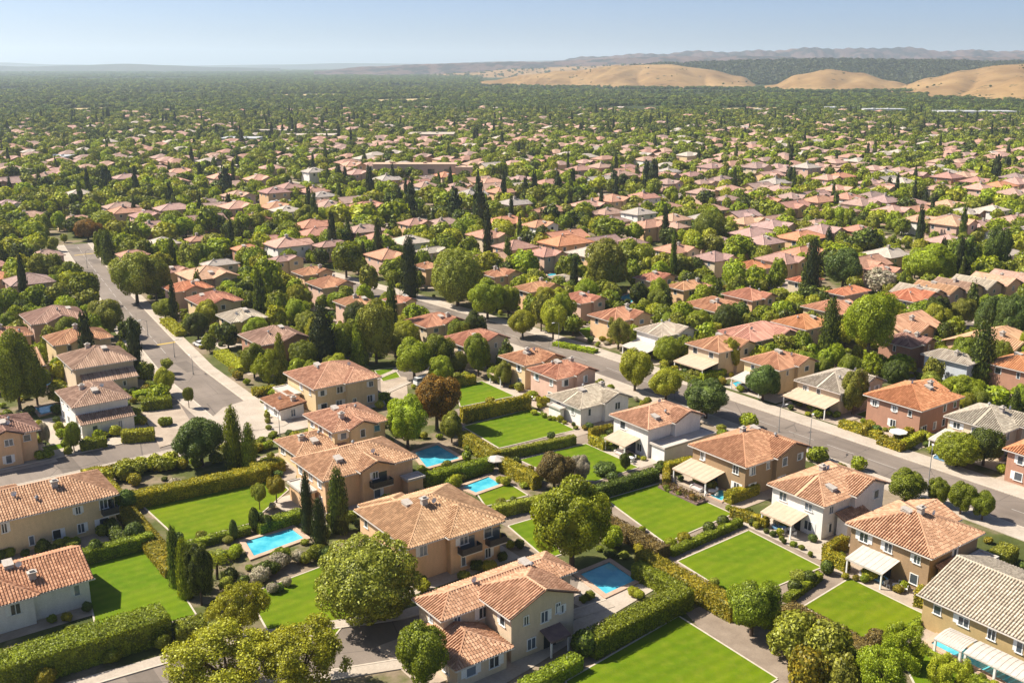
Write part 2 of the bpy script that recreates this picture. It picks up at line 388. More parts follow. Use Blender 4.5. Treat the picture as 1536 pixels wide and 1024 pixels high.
sheet('driveway', [G(*a) for a in ((570,560),(610,566),(612,600),(590,604),(572,590))], .052, M['conc2'])
# ------------------------------------------------------------------ pools
def pool(px, label, z=.35, cw=.8):
    p = ccw([G(*a) for a in px]); n = len(p); cx = sum(a[0] for a in p)/n; cy = sum(a[1] for a in p)/n; q = [(x-cx, y-cy) for x, y in p]
    e = tag(empty('swimming_pool', (cx, cy, 0)), label, 'pool', 'garden swimming pools')
    mb = MB(); mb.face([(x, y, .1) for x, y in q]); mb.obj('pool_water', M['water'], e)
    mb = MB()
    out = []
    for k in range(n):
        a, b, c = q[k-1], q[k], q[(k+1) % n]
        d1 = hypot(b[0]-a[0], b[1]-a[1]); d2 = hypot(c[0]-b[0], c[1]-b[1])
        n1 = ((b[1]-a[1])/d1, -(b[0]-a[0])/d1); n2 = ((c[1]-b[1])/d2, -(c[0]-b[0])/d2)
        s = 1+n1[0]*n2[0]+n1[1]*n2[1]; s = max(s, .4); out.append((b[0]+(n1[0]+n2[0])*cw/s, b[1]+(n1[1]+n2[1])*cw/s))
    for k in range(n):
        a, b, c, d = q[k-1], q[k], out[k], out[k-1]
        mb.face([(*d,.24),(*c,.24),(*b,.24),(*a,.24)]); mb.face([(*a,.0),(*a,.24),(*b,.24),(*b,.0)]); mb.face([(*d,0),(*c,0),(*c,.24),(*d,.24)])
    mb.obj('coping', M['cop'], e); addpoly([(x+cx, y+cy) for x, y in out]); return e
pool(((368,813),(436,793),(456,808),(381,835)), 'rectangular pool with pink coping between the lawn and the cypresses')
pool(((622,679),(656,668),(690,688),(640,702)), 'pool with turquoise shallows beside the peach house with a balcony')
pool(((693,731),(733,716),(751,727),(714,740)), 'small blue pool beside the small lawn with two topiaries')
pool(((870,862),(914,844),(954,871),(909,892)), 'blue pool on the pale terrace behind the large tiled house')
pool(((1396,966),(1411,956),(1546,1020),(1534,1038)), 'long narrow pool under the white canopies by the grey-roofed house')
pool(((1064,744),(1080,735),(1098,740),(1082,752)), 'small pool beside the tan awning of the brown house', cw=.4)
pool(((52,612),(84,606),(92,615),(62,623)), 'blue pool behind the tiled house at the left edge', cw=.6)
pool(((60,575),(74,570),(80,576),(66,581)), 'small pool among trees left of the stacked left houses', cw=.5)
pool(((926,447),(955,438),(968,446),(946,455)), 'dark blue pool below the tall dark tree', cw=.6)
pool(((662,367),(684,363),(690,368),(668,372)), 'small far pool behind the grey-roofed house', cw=.5)
pool(((1302,386),(1334,380),(1342,385),(1312,391)), 'far blue pool right of the dense dark tree', cw=.6)
pool(((408,462),(418,460),(421,464),(411,466)), 'tiny pool by the broad bright tree', cw=.4)
pool(((1098,575),(1116,570),(1122,576),(1104,581)), 'small pool under the white carport beside the main road', cw=.4)
pool(((820,412),(836,409),(840,412),(824,415)), 'tiny blue pool behind the flat beige roof', cw=.4)
pool(((402,353),(418,350),(422,354),(406,357)), 'tiny blue pool among the middle houses', cw=.4)
# ------------------------------------------------------------------ houses
def slopes(x0, y0, x1, y1, h, t, typ):
    W, D = x1-x0, y1-y0; xc, yc = (x0+x1)/2, (y0+y1)/2
    if typ == 'hip':
        if W >= D:
            k = D/2; a = (x0+k, yc, h+k*t); b = (x1-k, yc, h+k*t)
            if W-D < .3: a = b = (xc, yc, h+k*t)
            Sx = [([(x0,y0,h),(x1,y0,h),b,a],(1,0)), ([(x1,y1,h),(x0,y1,h),a,b],(-1,0)), ([(x0,y1,h),(x0,y0,h),a],(0,-1)), ([(x1,y0,h),(x1,y1,h),b],(0,1))]
            E = [((x0,y0,h),a),((x0,y1,h),a),((x1,y0,h),b),((x1,y1,h),b),(a,b)]
        else:
            k = W/2; a = (xc, y0+k, h+k*t); b = (xc, y1-k, h+k*t)
            Sx = [([(x0,y0,h),(x1,y0,h),a],(1,0)), ([(x1,y1,h),(x0,y1,h),b],(-1,0)), ([(x0,y1,h),(x0,y0,h),a,b],(0,-1)), ([(x1,y0,h),(x1,y1,h),b,a],(0,1))]
            E = [((x0,y0,h),a),((x1,y0,h),a),((x0,y1,h),b),((x1,y1,h),b),(a,b)]
    elif typ == 'gy':
        z = h+W/2*t; a = (xc,y0,z); b = (xc,y1,z); Sx = [([(x0,y1,h),(x0,y0,h),a,b],(0,-1)), ([(x1,y0,h),(x1,y1,h),b,a],(0,1))]; E = [(a,b)]
    elif typ == 'hgy':                     # gable towards -Y, hip at the far end
        k = W/2; z = h+k*t; a = (xc,y0,z); b = (xc,y1-k,z); Sx = [([(x0,y1,h),(x0,y0,h),a,b],(0,-1)), ([(x1,y0,h),(x1,y1,h),b,a],(0,1)), ([(x1,y1,h),(x0,y1,h),b],(-1,0))]; E = [(a,b),((x0,y1,h),b),((x1,y1,h),b)]
    elif typ == 'gx':
        z = h+D/2*t; a = (x0,yc,z); b = (x1,yc,z); Sx = [([(x0,y0,h),(x1,y0,h),b,a],(1,0)), ([(x1,y1,h),(x0,y1,h),a,b],(-1,0))]; E = [(a,b)]
    elif typ == 'ly': z = h+D*t; Sx = [([(x0,y0,h),(x1,y0,h),(x1,y1,z),(x0,y1,z)],(1,0))]; E = []
    elif typ == 'lx': z = h+W*t; Sx = [([(x0,y1,h),(x0,y0,h),(x1,y0,z),(x1,y1,z)],(0,-1))]; E = []
    else: Sx = []; E = []
    return Sx, E
def tiles(mb, poly, e, lod):
    P = [np.array(p, float) for p in poly]; p0 = P[0]; e = np.array((e[0], e[1], 0.0))
    n = np.cross(P[1]-P[0], P[2]-P[0]); n /= np.linalg.norm(n)
    if n[2] < 0: n = -n
    s = np.cross(n, e); s /= np.linalg.norm(s)
    if s[2] < 0: s = -s
    Q = [((p-p0) @ e, (p-p0) @ s) for p in P]
    uvs = [(float(a)+p0[0], float(b)) for a, b in Q]
    mb.face([tuple(p) for p in P], 0, uvs)
    if lod > 1: return
    cs = .40 if lod == 0 else .46; us = [q[0] for q in Q]; u0, u1 = min(us), max(us); N = max(1, int((u1-u0)/cs)); cs = (u1-u0)/N
    for i in range(N):
        u = u0+(i+.5)*cs; vs = []
        for k in range(len(Q)):
            a, b = Q[k-1], Q[k]
            if (a[0]-u)*(b[0]-u) < 0: vs.append(a[1]+(b[1]-a[1])*(u-a[0])/(b[0]-a[0]))
        if len(vs) < 2: continue
        v0, v1 = min(vs), max(vs)
        if v1-v0 < .2: continue
        w = cs*.36; hh = .17
        st = .55 if lod == 0 else 2.4
        k = max(1, int(round((v1-v0)/st))); st = (v1-v0)/k; j = R.uniform(-.012, .012)
        for q in range(k):
            a = v0+q*st-(.04 if q else .08); b = v0+(q+1)*st; up = .06 if lod == 0 else .0
            o = []
            for vv, lift in ((a, up), (b, 0.0)):
                for du, dh in ((-w, 0.0), (-w*.5, hh*.85), (w*.5, hh*.85), (w, 0.0)):
                    o.append(tuple(p0+e*(u+du+j)+s*vv+n*(dh+lift)))
            f = len(mb.v); mb.v += o
            for x in range(3): mb.f.append((f+x, f+x+1, f+x+5, f+x+4)); mb.m.append(0)
            if lod == 0: mb.f.append((f+3, f+2, f+1, f)); mb.m.append(0)
def window(parent, p, face, w=1.25, h=1.35, lod=0, mullion=True, proud=.0):
    # p: centre on the wall plane; face: 'x' looks to -X, 'y' looks to -Y, 'X','Y' the other way round
    d = .07; t = .11; fr = MB(); gl = MB()
    def bx(a0, a1, z0, z1, d0, d1, mb):
        if face == 'x': mb.box(-d1, a0, z0, -d0, a1, z1)
        elif face == 'X': mb.box(d0, a0, z0, d1, a1, z1)
        elif face == 'y': mb.box(a0, -d1, z0, a1, -d0, z1)
        else: mb.box(a0, d0, z0, a1, d1, z1)
    if lod == 0:
        bx(-w/2, -w/2+t, -h/2, h/2, 0, d, fr); bx(w/2-t, w/2, -h/2, h/2, 0, d, fr); bx(-w/2+t, w/2-t, h/2-t, h/2, 0, d, fr); bx(-w/2-.1, w/2+.1, -h/2-.1, -h/2, -.02, .16, fr)
        if mullion: bx(-.05, .05, -h/2, h/2-t, .0, d-.01, fr)
        if R.random() < .5: bx(w/2, w/2+w*.42, -h/2+.02, h/2-.02, .0, .05, fr)
        if R.random() < .35: bx(-w/2-w*.42, -w/2, -h/2+.02, h/2-.02, .0, .05, fr)
        bx(-w/2+t, w/2-t, -h/2, h/2-t, .0, .03, gl)
        f = fr.obj('window', M['white'], parent, p); gl.obj('pane', M['glass'], f); return f
    bx(-w/2, w/2, -h/2, h/2, 0, .04, fr); bx(-w/2+.14, w/2-.14, -h/2+.1, h/2-.1, .02, .06, gl)
    k = len(fr.v); fr.v += gl.v; fr.f += [tuple(i+k for i in q) for q in gl.f]; fr.m += [1]*len(gl.f)
    return fr.obj('window', [M['white'], M['glass']], parent, p)
def chimney(parent, x, y, z, k=None):
    k = R.randrange(4) if k is None else k; mb = MB()
    if k == 0: mb.box(-.45,-.35,-.9,.45,.35,.9); mb.box(-.6,-.5,.9,.6,.5,1.05); mb.box(-.3,-.2,1.05,.3,.2,1.3); m = M['vent']; nm = 'chimney'
    elif k == 1: mb.tube((0,0,-.8),(0,0,.55),.14,k=8); mb.tube((0,0,.55),(0,0,.85),.34,.1,k=8); m = M['metal']; nm = 'roof_vent'
    elif k == 2:
        mb.box(-.55,-.75,-.7,.55,.75,.34); mb.face([(-.62,-.82,.34),(.62,-.82,.34),(.62,.82,.62),(-.62,.82,.62)]); mb.box(-.62,-.82,.26,.62,.82,.33); m = M['vent']; nm = 'skylight'
    else:
        mb.tube((0,0,-.7),(0,0,.5),.05,k=5)
        for a in range(10):
            t0, t1 = 2*pi*a/10, 2*pi*(a+1)/10; mb.face([(0,.05,.55),(.42*cos(t0),-.12,.55+.42*sin(t0)),(.42*cos(t1),-.12,.55+.42*sin(t1))])
        m = M['white']; nm = 'satellite_dish'
    return mb.obj(nm, m, parent, (x, y, z))
def roof_height(blocks, x, y, t):
    z = 0
    for (x0,y0,x1,y1,h,typ) in blocks:
        if x0 < x < x1 and y0 < y < y1:
            W, D = x1-x0, y1-y0
            q = {'hip': min(x-x0, x1-x, y-y0, y1-y), 'gy': min(x-x0, x1-x), 'hgy': min(x-x0, x1-x, y1-y), 'gx': min(y-y0, y1-y), 'ly': y-y0, 'lx': x-x0}.get(typ, 0)
            z = max(z, h+q*t)
    return z
def make_house(loc, blocks, wall='cream', roof='terra', lod=0, t=.40, o=.6, wins=True, two=True, nwin=None, vents=2):
    """blocks: (x0,y0,x1,y1,eave height,roof type) of the eaves, measured from loc"""
    e = empty('house', loc); lm = max(lod, 0)
    wm = MB(); rm = MB(); gm_ = MB(); fl_ = MB()
    for bi, (x0,y0,x1,y1,h,typ) in enumerate(blocks):
        oo = o if min(x1-x0, y1-y0) > 4 else .3
        a, b, c, d = x0+oo+.003*bi, y0+oo+.003*bi, x1-oo-.003*bi, y1-oo-.003*bi; top = h+oo*t-.08-.002*bi
        if typ in ('ly','lx','flat'): top = h-.05
        wm.prism([(a,b),(c,b),(c,d),(a,d)], 0, top)
        if typ in ('gy','hgy'):
            xc = (x0+x1)/2; z = h+(x1-x0)/2*t-.1
            for yy in ((b, d) if typ == 'gy' else (b,)):
                wm.face([(a,yy,top),(c,yy,top),(xc,yy,z)])
        if typ == 'gx':
            yc = (y0+y1)/2; z = h+(y1-y0)/2*t-.1
            for xx in (a, c): wm.face([(xx,b,top),(xx,d,top),(xx,yc,z)])
        if typ in ('ly',): wm.face([(a,b,top),(a,d,top),(a,d,h+(d-y0)*t-.1)]); wm.face([(c,b,top),(c,d,top),(c,d,h+(d-y0)*t-.1)])
        if typ in ('lx',): wm.face([(a,b,top),(c,b,top),(c,b,h+(c-x0)*t-.1)]); wm.face([(a,d,top),(c,d,top),(c,d,h+(c-x0)*t-.1)])
        if typ == 'flat':
            fl_.box(x0,y0,h,x1,y1,h+.22); fl_.box(x0,y0,h+.222,x0+.25,y1,h+.4); fl_.box(x1-.25,y0,h+.222,x1,y1,h+.4); fl_.box(x0+.25,y0,h+.222,x1-.25,y0+.25,h+.4); fl_.box(x0+.25,y1-.25,h+.222,x1-.25,y1,h+.4); continue
        SL, ED = slopes(x0,y0,x1,y1,h,t,typ)
        for poly, ev in SL:
            tiles(rm, poly, ev, lod)
            for k in range(len(poly)):         # underside
                pass
            rm.face([(p[0],p[1],p[2]-.16) for p in reversed(poly)])
        for p, q in ED: rm.tube(p, q, .17 if lod == 0 else .15, k=6)
        if lod < 2:                            # gutter along the level eaves
            g = .10
            for poly, ev in SL:
                (ax,ay,az),(bx_,by,bz) = poly[0], poly[1]; nx, ny = ev[1], -ev[0]
                gx0, gx1 = sorted((ax, bx_)); gy0, gy1 = sorted((ay, by))
                if abs(ev[0]): gm_.box(gx0-g, ay+ny*.02-(g if ny < 0 else 0), h-.18, gx1+g, ay+ny*.02+(g if ny > 0 else 0), h-.02)
                else: gm_.box(ax+nx*.02-(g if nx < 0 else 0), gy0-g, h-.18, ax+nx*.02+(g if nx > 0 else 0), gy1+g, h-.02)
    wm.obj('wall', WALL[wall], e); rf = rm.obj('roof', ROOF[roof][0 if lod < 2 else 1], e)
    if fl_.v: fl_.obj('flat_roof', M['awnw'], e)
    if gm_.v: gm_.obj('gutter', M['gutter'], e)
    if wins:
        used = 0
        for bi, (x0,y0,x1,y1,h,typ) in enumerate(blocks):
            if typ in ('flat',): continue
            oo = o if min(x1-x0, y1-y0) > 4 else .3
            for face in 'xyXY':
                if face in 'XY' and lod > 0: continue
                L = (y1-y0 if face in 'xX' else x1-x0)-2*oo; k = int(L/(3.4 if lod == 0 else 4.5))
                if k < 1: k = 1 if L > 2.2 else 0
                for fl in range(2 if h > 5 else 1):
                    zc = (h-1.25) if fl == 0 else 1.55
                    if lod > 0 and fl == 1: continue
                    for i in range(k):
                        if R.random() < (.16 if fl == 0 else .4): continue
                        if nwin and used >= nwin: break
                        q = oo+L*(i+.5)/k+R.uniform(-.3,.3)
                        if face == 'x': p = (x0+oo+.003*bi, y0+q, zc)
                        elif face == 'y': p = (x0+q, y0+oo+.003*bi, zc)
                        elif face == 'X': p = (x1-oo-.003*bi, y0+q, zc)
                        else: p = (x0+q, y1-oo-.003*bi, zc)
                        ok = True
                        for bj, (u0,v0,u1,v1,hh,ty) in enumerate(blocks):
                            if bj != bi and u0+.2 < p[0] < u1-.2 and v0+.2 < p[1] < v1-.2 and zc < hh+.7: ok = False
                            if bj != bi and ty in ('ly','lx','flat') and u0-.2 < p[0] < u1+.2 and v0-.6 < p[1] < v1+.6 and zc < hh+2.2 and zc > hh-1: ok = False
                        if not ok: continue
                        window(e, p, face, R.choice((.85,1.1,1.3,1.5)), R.choice((1.2,1.4,1.5)) if fl == 0 else 1.5, lod, R.random() < .6); used += 1
    bx = blocks[0]; kinds = [0,1,2,3]; R.shuffle(kinds)
    for i in range(vents):
        x = R.uniform(bx[0]*.75+bx[2]*.25, bx[0]*.25+bx[2]*.75); y = R.uniform(bx[1]*.8+bx[3]*.2, bx[1]*.4+bx[3]*.6)
        chimney(rf, x, y, roof_height(blocks, x, y, t), kinds[i % 4])
    return e
def balcony(e, face, p, w, d=1.3, dark=True):
    mb = MB(); m = M['dark'] if dark else M['gutter']
    def b(x0,y0,z0,x1,y1,z1, q): q.box(*((x0,y0,z0,x1,y1,z1) if face == 'y' else (y0,x0,z0,y1,x1,z1)))
    b(-w/2,-d,-.15,w/2,0,0,mb); f = mb.obj('balcony', M['gutter'], e, p)
    r = MB(); b(-w/2,-d,.0,w/2,-d+.08,1.0,r); b(-w/2,-d+.08,0,-w/2+.08,-.0,1.0,r); b(w/2-.08,-d+.08,0,w/2,-.0,1.0,r); r.obj('railing', m, f)
    g = MB(); b(-w*.36,-.05,.0,w*.36,0,2.1,g); g.obj('balcony_door', M['glass'], f); return f
def awning(e, face, p, L, d=3.2, m='awning', z0=2.5, z1=3.3):
    """p: wall point (local) at the start of the awning, L along the wall, d outwards"""
    mb = MB(); th = .1
    def T(a, out, z): return (p[0]-out, p[1]+a, z) if face == 'x' else (p[0]+a, p[1]-out, z)
    A = [T(0,0,z1),T(L,0,z1),T(L,d,z0),T(0,d,z0)]; n = 14
    for i in range(n):
        a0, a1 = L*i/n, L*(i+1)/n; z = .03*(i % 2)
        mb.face([T(a0,0,z1+z),T(a1,0,z1+z),T(a1,d,z0+z),T(a0,d,z0+z)]); mb.face([T(a0,d,z0+z),T(a1,d,z0+z),T(a1,d,z0-.25),T(a0,d,z0-.25)])
    mb.face([T(0,0,z1-th),T(0,d,z0-th),T(L,d,z0-th),T(L,0,z1-th)]); mb.face([T(0,0,z1),T(0,d,z0),T(0,d,z0-th),T(0,0,z1-th)]); mb.face([T(L,0,z1),T(L,d,z0),T(L,d,z0-th),T(L,0,z1-th)])
    aw = mb.obj('awning', M[m], e)
    for a in (.25, L-.25):
        q = MB(); x, y, _ = T(a, d-.2, 0); q.box(x-.1,y-.1,0,x+.1,y+.1,z0-.1); q.obj('awning_post', M['white'], aw)
    dm = MB(); q0 = T(L*.2,.01,0); q1 = T(L*.8,.05,2.2)
    dm.box(min(q0[0],q1[0]),min(q0[1],q1[1]),.05,max(q0[0],q1[0]),max(q0[1],q1[1]),2.2); dm.obj('glazed_door', M['glass'], e)
    return aw
HOUSES = []
def eaves(N, Rr, L, h):
    n, r, l = G(*N, h), G(*Rr, h), G(*L, h); return n, max(7, min(26, r[0]-n[0])), max(7, min(24, l[1]-n[1]))
def house(short, N, Rr, L, wall, roof, style='a', h=5.8, ex=(), W=None, D=None, blocks=None, t=.40, label=None):
    n, w, d = eaves(N, Rr, L, h); w = W or w; d = D or d
    dist = hypot(*n); lod = 0 if dist < 215 else (1 if dist < 330 else 2)
    if blocks is None:
        if style == 'a': blocks = [(0,0,w,d,h,'hip'), (w*.42,-.9,w*.97,d*.6,h+.25,'hgy')]
        elif style == 'b': blocks = [(0,0,w,d,h,'hip'), (w*.5,d*.35,w+2.2,d*.95,h-.3,'gx')]
        elif style == 'c': blocks = [(0,0,w,d,h,'hip'), (w*.25,-1.0,w*.75,d*.5,h+.1,'hgy')]
        elif style == 'd': blocks = [(0,0,w,d,h,'hip'), (-2.4,d*.45,w*.5,d*.95,h-.35,'gx')]
        elif style == 'g': blocks = [(0,0,w,d,h,'gy')]
        else: blocks = [(0,0,w,d,h,'hip')]
    blocks = list(blocks)
    for x in ex:
        if x[0] == 'lean': blocks.append((x[1]*w, -x[3], x[2]*w, .3, x[4] if len(x) > 4 else 2.9, 'ly'))
        if x[0] == 'side': blocks.append((-x[3], x[1]*d, .3, x[2]*d, x[4] if len(x) > 4 else 2.9, 'flat'))
        if x[0] == 'flaty': blocks.append((x[1]*w, -x[3], x[2]*w, .3, x[4] if len(x) > 4 else 2.9, 'flat'))
    e = make_house((n[0], n[1], 0), blocks, wall, roof, lod, t=t, vents=(3 if lod == 0 else 2 if lod == 1 else 1), nwin=None if lod == 0 else 5)
    for x in ex:
        if x[0] == 'aw': awning(e, 'x', (.6, x[1]*d, 0), (x[2]-x[1])*d, x[3]+.6, x[4] if len(x) > 4 else 'awning')
        if x[0] == 'awy': awning(e, 'y', (x[1]*w, .6, 0), (x[2]-x[1])*w, x[3]+.6, x[4] if len(x) > 4 else 'awning')
        if x[0] == 'bal': balcony(e, 'y', (x[1]*w, x[3] if len(x) > 3 else .6, 3.0), x[2])
        if x[0] == 'balx': balcony(e, 'x', (.6, x[1]*d, 3.0), x[2], dark=False)
    tag(e, label or short, 'house', 'tile-roofed houses')
    xs = [b[0] for b in blocks]+[b[2] for b in blocks]; ys = [b[1] for b in blocks]+[b[3] for b in blocks]
    RECT.append((n[0]+min(xs)+.4, n[1]+min(ys)+.4, n[0]+max(xs)-.4, n[1]+max(ys)-.4))
    cx, cy = n[0]+w/2, n[1]+d/2; HOUSES.append([e, short, cx, cy, w, d, label is not None]); return e, n, w, d
# the nearest houses, from the photograph's eave corners (near, right, left)
house('ochre house with two dark balconies', (612,823), (754.5,776), (533,764), 'peach', 'tan', blocks=[(0,0,16.6,15.6,5.8,'hip'),(6,-1.1,15.6,9,6.0,'hip'),(1.5,8,9,17.2,5.6,'hgy')], ex=(('bal',.58,3.4,-.5),('bal',.86,3.0,-.5),('side',.15,.55,2.4)), label='ochre two-storey house with two dark balconies and a broad tan tiled roof')
n2 = G(661.7,931.5,5.8)
a2 = eaves((661.7,931.5),(721,903.7),(619.8,893.7),5.8)
xb, yb = G(721.4,903.7,5.8); xr, yr = G(884,871,5.8); xf, yf = G(827,834,5.8); xn, yn = G(760,937.5,5.8); xc0, yc0 = G(683.6,1006,3.0); xc1, _ = G(761.3,963.4,3.0); _, yc1 = G(601.9,947.5,3.0)
house('large grey-walled house with garage wing', (661.7,931.5),(760,900),(619.8,893.7), 'beige', 'tan', blocks=[(0,0,xr-n2[0]+.5,yf-n2[1]+1.5,5.8,'hip'),(xb-n2[0],yn-n2[1],xr-n2[0]-3.4,yf-n2[1]-1,6.3,'hgy'),(xc0-n2[0],yc0-n2[1],xc1-n2[0],yc1-n2[1],3.0,'hip')], ex=(('bal',.93,2.6,.3),), label='large grey-walled house with a wavy tiled roof and low garage wing in front')
house('brown brick house with pale awning', (1398,838),(1478,799),(1270,784),'brown','tan','b', ex=(('aw',.36,.80,3.4,'awnw'),('lean',.12,.5,3.0),('flaty',.55,.98,2.6)), label='brown brick house with a big tan tiled roof and pale ribbed awning')
house('white house with tan awning', (1237,760.6),(1317,718.6),(1153,725),'white','tan','a', ex=(('aw',.30,.86,3.2),('lean',.2,.6,2.2)), label='white two-storey house with a tan awning over its blue patio')
house('grey-roofed brick house', (1610,995),(1690,950),(1424.8,911.7),'ochre','pale', W=17, D=19.5, blocks=[(0,0,17,19.5,4.6,'gy')], h=4.6, t=.33, label='ochre brick house with a pale ribbed roof and white shutters at the right edge')
house('brown house with flat tan awning', (1119.4,701.6),(1196,663),(1036.6,665.6),'brown','terra','a', ex=(('aw',.38,.98,4.0),), label='brown two-storey house with a wide flat tan awning beside the big lawn')
house('white house with white lean-to', (972.5,645),(1047.5,619),(913,622),'white','tan','a', ex=(('aw',.25,.8,3.2),('flaty',.05,1.0,3.6)), label='white house with a white lean-to extension and tan awning')
house('low white house with pale roof', (871,614),(947.5,595),(824,592),'white','pale','a', h=3.9, ex=(('side',.45,.85,1.2,2.5),), label='low white house with a pale roof beside the second lawn')
house('pinkish house with terracotta roof', (835,570),(893,554.7),(790,553),'pink','terra','a', label='pinkish house with terracotta roof in front of the main road bend')
house('cream house with rosy roof', (787,549),(841,534),(747,534),'cream','terra','a', ex=(('aw',.5,.95,3.0),), label='cream house with a rosy roof and a small awning above the top lawn')
house('white house with flat porch', (993,506),(1050.6,497),(947.5,494),'white','pale','a', ex=(('aw',.05,.92,4.6,'awnw'),), label='white two-storey house with a flat white porch across the road')
house('beige house with tan carport', (1078.8,529.7),(1133,515.6),(1024,515.6),'beige','terra','a', ex=(('aw',.05,.92,4.6),), label='beige house with terracotta roof and a tan flat carport')
house('cream house with white carport', (1170,556),(1222,540.6),(1110,539),'cream','terra','a', ex=(('aw',.15,.9,4.4,'awnw'),), label='cream house with orange-pink roof and a white carport')
house('grey-roofed house with long porch', (1261,590.6),(1319,568.8),(1195,568.8),'beige','grey','a', h=5.0, ex=(('aw',.04,.97,4.0,'awning'),), label='grey-roofed house with a long porch facing the main road')
house('orange brick house', (1383,617),(1431,590.6),(1303,589),'brick','orange','b', label='orange brick house with a bright orange roof behind a clipped garden')
house('pale house with grey ridged roof', (1506,650),(1556,628),(1417,623.4),'beige','grey','a', ex=(('aw',.45,.98,5.0,'awnw'),), label='pale house with a grey ridged roof and white awning by the road')
house('dark brick house at right edge', (1600,702),(1650,680),(1519,667),'brick','orange','h', label='dark brick house cut off by the right edge')
house('brick house with shaded slate-grey roof', (1367,522),(1405,512),(1306,511),'brick','brown','a', label='brick house with a dark shaded roof beside the tall lollipop tree')
house('blue-grey house', (1453,548),(1477,540),(1380,531),'blue','grey','h', label='blue-grey house with a dull grey roof left of the thick cypress')
house('red-brown house behind cypress', (1545,560),(1600,546),(1491,539),'brick','orange','a', label='red-brown house behind the thick cypress at the right edge')
house('terracotta house beside tall cypress', (1209.4,495),(1240,481),(1159.4,481),'pink','orange','h', label='terracotta brick house left of the tall cypress')
house('house left of the townhouse row', (1370,453),(1417,445),(1323.5,442),'pink','orange','a', label='pink house with a wavy orange roof left of the townhouse row')
house('low orange-roofed house', (1267,444),(1300,434),(1239,437.5),'pink','orange','h')
house('peach house with peaked gable', (1129,451.6),(1163,444),(1082,440.6),'peach','terra','a')
house('low house with smooth tan roof', (1075.6,468.8),(1118,459),(1024,454.7),'peach','terra','a', h=4.2)
house('peach house with white dish', (922.5,484),(979,473),(880,472),'peach','terra','a')
house('peach house by yellow trees', (871,456),(908,448.4),(824,447),'pink','terra','a')
house('house behind the yellow trees', (794,439),(843,430),(769,431),'peach','terra','a')
house('flat beige-roofed house', (854,423.4),(883,422),(818,415.6),'beige','pale','h', h=3.6, t=.2)
house('house right of the dark tall tree', (975.6,422),(1008,414),(941,417),'peach','terra','a')
house('tan house with smooth roof', (1025.6,436),(1050,424),(991,430),'peach','terra','h')
house('grey-beige house with awning', (639,492),(699,481),(600,481),'beige','terra','a', ex=(('aw',.4,.95,3.0),), label='grey-beige house with a pink roof and small awning behind the twin green trees')
house('wide house behind slim round tree', (695.6,520),(768,508),(661,506),'beige','terra','a', label='wide beige house behind the slim upright tree')
house('beige house with white gabled dormer', (470.6,584.4),(572,567),(425,559),'cream','tan', blocks=[(0,0,15.5,14.7,5.8,'hip'),(6.8,-.9,15.2,8,6.0,'hip')], ex=(('side',.45,.95,3.0,3.0),), label='beige house with a stone chimney above the small white garage')
house('yellow-walled house', (499,649),(581,628),(455,621.5),'cream','tan','c', label='yellow-walled house with tan roof between the road and the balcony house')
house('low wing with tiled hip roof', (444.5,684),(512,661),(417,658.6),'cream','tan','h', h=3.0, label='low single-storey cream wing with a tan tiled hip roof')
house('peach house with curved dark balcony', (484.5,722),(624,683),(450,693),'peach','tan', blocks=[(0,0,17.5,12.0,5.8,'hip'),(6.2,-1.1,12.5,7,6.1,'hgy')], ex=(('bal',.56,3.8,-.5),('side',.3,.95,2.2),('flaty',.8,1.0,2.2,2.8)), label='peach house with a dark balcony under its front gable')
H2 = HOUSES[1][0]
for (wx, wy, wz, fc, ww, hh_) in ((xr-n2[0]-4.2-4.5, yn-n2[1]+.6, 4.6, 'y', 1.2, 1.5), (xr-n2[0]-4.2-1.8, yn-n2[1]+.6, 4.7, 'y', .8, 1.1), (xr-n2[0]-4.2-6.5, yn-n2[1]+.6, 1.6, 'y', 1.4, 1.5)):
    window(H2, (wx, wy-.01, wz), fc, ww, hh_)
balcony(H2, 'y', (xr-n2[0]-2.4, .6, 3.0), 3.0, dark=False); awning(H2, 'y', (xr-n2[0]-4.2-5.2, yn-n2[1]+.6, 0), 3.2, 2.2, 'lead', 2.3, 2.9)
# small white garage
house('small white garage', (418,615.7),(445,609),(391,593),'white','terra', h=2.6, W=6.3, D=9.5, blocks=[(0,0,6.3,9.5,2.6,'lx')], t=.1, label='small white garage with a flat orange tiled roof beside the junction')
house('red-brown house behind slim cypress', (389.4,518.8),(466,506),(356,501.6),'brick','mauve','a', label='red-brown house behind the slim cypress')
house('pale-roofed house', (347,484),(402,475),(315.6,473),'cream','pale','c', label='cream house with a pale roof by the bright clipped hedge')
house('cream house with dark skylights', (300,459),(369,451.6),(278,447),'cream','terra','c', label='cream house with a terracotta roof and dark skylights')
house('bright orange-roofed house', (259,439),(322,431),(247,430),'pink','orange','c', label='pink house with the brightest orange roof near the left road')
house('pink house of the left column, farthest', (47,487.5),(137.5,476.6),(41,470),'pink','mauve','c', label='pink house farthest up the column left of the street')
house('cream house of the left column', (80,519),(170,505),(73,503),'cream','terra','c', label='cream house second from the top of the left column')
house('house with brown lean-to', (109,554.7),(209,542),(98,531),'beige','mauve','h', ex=(('lean',.1,.95,3.0),), label='beige house with a brown lean-to, third down the left column')
house('white house with brown lean-to', (108,612.5),(198,597),(97,584),'white','mauve','h', ex=(('lean',.05,.98,2.6),), label='white house with a dark brown lean-to at the near end of the column')
house('house at the left edge with dark roof', (-45,664),(59,642),(-72,640),'peach','brown','c', label='peach house with dark roof at the left edge above the road')
house('far house up the left column', (16,430),(86,423),(9,419),'pink','mauve','h')
house('tan house on the left edge', (-20,512),(54,505),(-30,500),'peach','terra','h')
